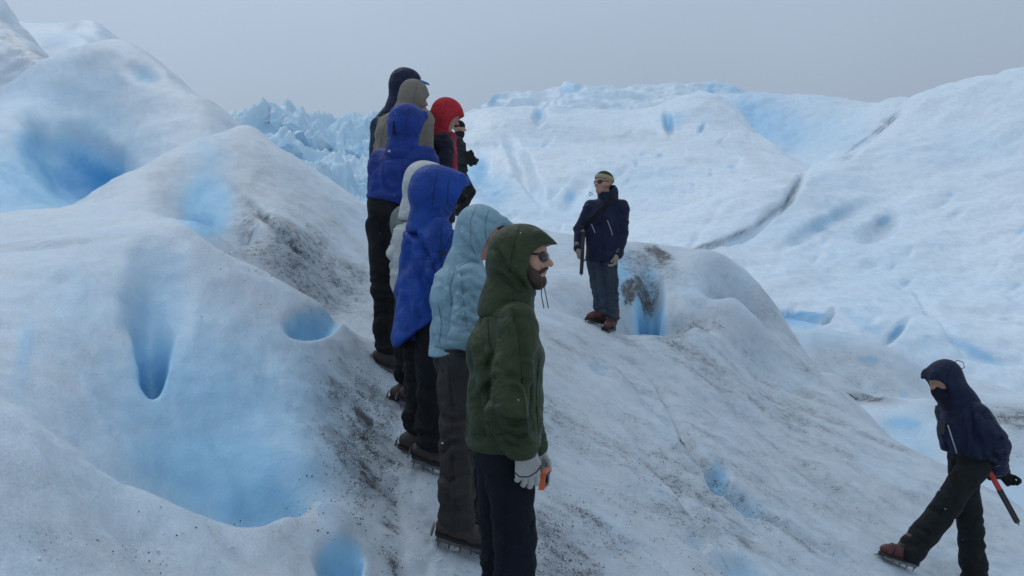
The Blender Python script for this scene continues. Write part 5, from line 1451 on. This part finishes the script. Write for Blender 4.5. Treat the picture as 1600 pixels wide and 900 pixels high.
def ice_axe(label, top, tip, Y0, Y1, split, mat_top, mat_low, pick):
    A, B = at(top[0], top[1], Y0), at(tip[0], tip[1], Y1); d = unit(B - A); L_ = np.linalg.norm(B - A)
    o = empty('ice_axe', tuple(A)); tag(o, label, 'ice axe', 'ice axes of the guides')
    sd = unit(np.cross(d, (0.2, 1, 0.1)))
    def seg(nm, t0, t1, w, th, mt):
        g_ = Solid(0.0045)
        for q in (-1, 1): g_.rc(A + d * L_ * t0 + sd * q * w * 0.5, A + d * L_ * t1 + sd * q * w * 0.45, th, th, 0.006)
        return build(nm, g_, mt, o)
    seg('shaft', 0.0, split, 0.016, 0.0115, mat_top)
    seg('grip', split, 0.93, 0.017, 0.0125, mat_low)
    merged('spike', [cone_p(A + d * L_ * 0.925, B, 0.014, 7)], M['steel'], o)
    h0 = A - d * 0.012
    g_ = Solid(0.005); pk = unit(pick)
    g_.rc(h0, h0 + pk * 0.08 + d * 0.004, 0.012, 0.009, 0.01).rc(h0 + pk * 0.08 + d * 0.004, h0 + pk * 0.15 + d * 0.030, 0.009, 0.005, 0.006).rc(h0, h0 - pk * 0.06 + d * 0.008, 0.012, 0.010, 0.01)
    g_.ell(h0 - pk * 0.085 + d * 0.014, (pk, unit(np.cross(d, pk)), d), (0.030, 0.026, 0.006), 0.01)
    build('axe_head', g_, M['steel'], o)
    return o
ice_axe('black ice axe hanging beside the guide in the olive beanie', (912, 362), (908, 432), 9.43, 9.40, 0.45, M['frame'], M['frame'], (0.2, 1, 0))

# 11 -- guide walking at the right
p = Person('guide in navy hood walking uphill at the right with hands behind the back', 6.4, (1470, 910), 186, (1474, 592), (1498, 630), (1513, 660), (1514, 708),
           sw=0.195, ha=196, hpitch=-22, arms={'l': [(1556, 684, -0.15), (1560, 734, -0.02)], 'r': [(1552, 690, 0.26), (1566, 740, 0.13)]},
           legs={'l': [(1466, 800, -0.06), (1420, 857, -0.10)], 'r': [(1517, 822, 0.12), (1524, 908, 0.14)]}, vox=0.0115, group='glacier guides')
p.body(vox=0.009)
p.jacket(M['navy'], (1512, 705), 0.138, 0.150, 0.060, 0.075, (0.092, 0.086, 0.060), belly=0.05, lines=LW, folds=0.010, seed=111, collar=0.085, hem_n=(-0.12, 0, -1))
p.hood(M['navy'], r=0.120, brim=0.05, open_r=0.072, back=0.02, deep=0.045, folds=0.006, tilt=-0.025, neck_r=0.115, openup=-0.03)
g = Solid(0.008); c = p.head; f, r, u = p.H
g.rc(p.neck + p.F[0] * 0.03, c + f * 0.060 - u * 0.070, 0.095, 0.062, 0.04); build('face_cover', g, M['navy2'], p.o, 0.005, 14)
p.trousers(M['dkgreen'], (0.100, 0.090, 0.086), 0.120, folds=0.012, seed=115, lines=LWT, level=False)
p.boots(M['bootred'], {'l': unit((-0.93, -0.08, 0.30)), 'r': unit((-0.95, 0.1, 0.2))}, {'l': (0.35, 0, 1), 'r': (0.2, 0, 1)}, accent=M['bootorange'])
hand(p.o, M['black'], p.arm['l'][1], (0.15, 0.6, -0.70), (-0.2, 0.7, 0.6), (-0.3, 0.5, -0.6), 62)
hand(p.o, M['black'], p.arm['r'][1], (0.30, -0.6, -0.55), (0, -0.6, 0.8), (0.3, -0.5, 0.6), 60)
zip_line(p.jk, [at(1481, 664, 6.245), at(1488, 686, 6.225), at(1495, 708, 6.225)], 0.0045)
tube('drawcord', [at(1486, 570, 6.36), at(1496, 563, 6.33), at(1505, 566, 6.32), at(1507, 574, 6.32), at(1499, 578, 6.33), at(1490, 574, 6.35)], 0.0035, M['frame'], p.hd, 5)
g = Solid(0.010); pv = lerp(p.pelvis, p.chest, 0.12)
for q in (-1, 1): g.rc(pv + p.F[1] * 0.075 * q - p.F[2] * 0.012, pv + p.F[1] * 0.075 * q + p.F[2] * 0.012, 0.140, 0.140, 0.05)
g.cut(pv + np.array((0, 0, 0.022)), (0, 0, 1)); g.cut(pv - np.array((0, 0, 0.022)), (0, 0, -1)); build('belt', g, M['black'], p.o)
ice_axe('red and black ice axe hanging from the belt of the walking guide', (1538, 722), (1593, 822), 6.33, 6.26, 0.44, M['axered'], M['frame'], (-0.6, 0.8, 0.1))
for l in ([(1532, 628), (1519, 650), (1521, 690)], [(1478, 700), (1500, 708), (1524, 706)], [(1470, 655), (1475, 690), (1482, 710)], [(1548, 690), (1560, 700), (1572, 696)], [(1505, 650), (1512, 680), (1510, 704)]): seam(p.jk, l, 0.0035)
for l in ([(1490, 566), (1480, 590), (1484, 622)], [(1458, 574), (1466, 590), (1470, 612)]): seam(p.hd, l, 0.0035)
seam(p.tr, [(1494, 740), (1478, 790), (1446, 840)]); seam(p.tr, [(1522, 760), (1524, 820), (1528, 880)])
rd = empty('radio', tuple(at(1470, 666, 6.34))); tag(rd, 'small black handheld radio on the chest of the walking guide', 'radio')
merged('case', [box_p(at(1471, 668, 6.34), (unit((1, -0.5, 0)), unit((0.5, 1, 0)), np.array((0.12, 0, 1))), (0.022, 0.014, 0.045))], M['frame'], rd)
tube('antenna', [at(1467, 656, 6.34), at(1465, 646, 6.34), at(1462, 634, 6.34)], [0.008, 0.007, 0.006], M['frame'], rd, 7)

# ------------------------------------------------------------------ falling snow
r_ = np.random.default_rng(42); V = []; F = []
for k in range(260):
    Yk = 2.2 + 8 * r_.random() ** 1.3
    q = at(r_.uniform(0, 1600), r_.uniform(0, 900), Yk); s_ = r_.uniform(0.0010, 0.0020); o_ = len(V)
    ax_ = r_.normal(size=(3, 3)); ax_ /= np.linalg.norm(ax_, axis=1)[:, None]
    V += [q + ax_[0] * s_ * 1.6, q - ax_[0] * s_ * 1.6, q + ax_[1] * s_, q - ax_[1] * s_, q + ax_[2] * s_, q - ax_[2] * s_]
    F += [(o_ + a_, o_ + b_, o_ + c_) for a_ in (0, 1) for b_ in (2, 3) for c_ in (4, 5)]
fl = link_mesh('snowflakes', V, F, plain('snow_flake', (0.8, 0.82, 0.85), 0.6), None, False)
tag(fl, kind='stuff')
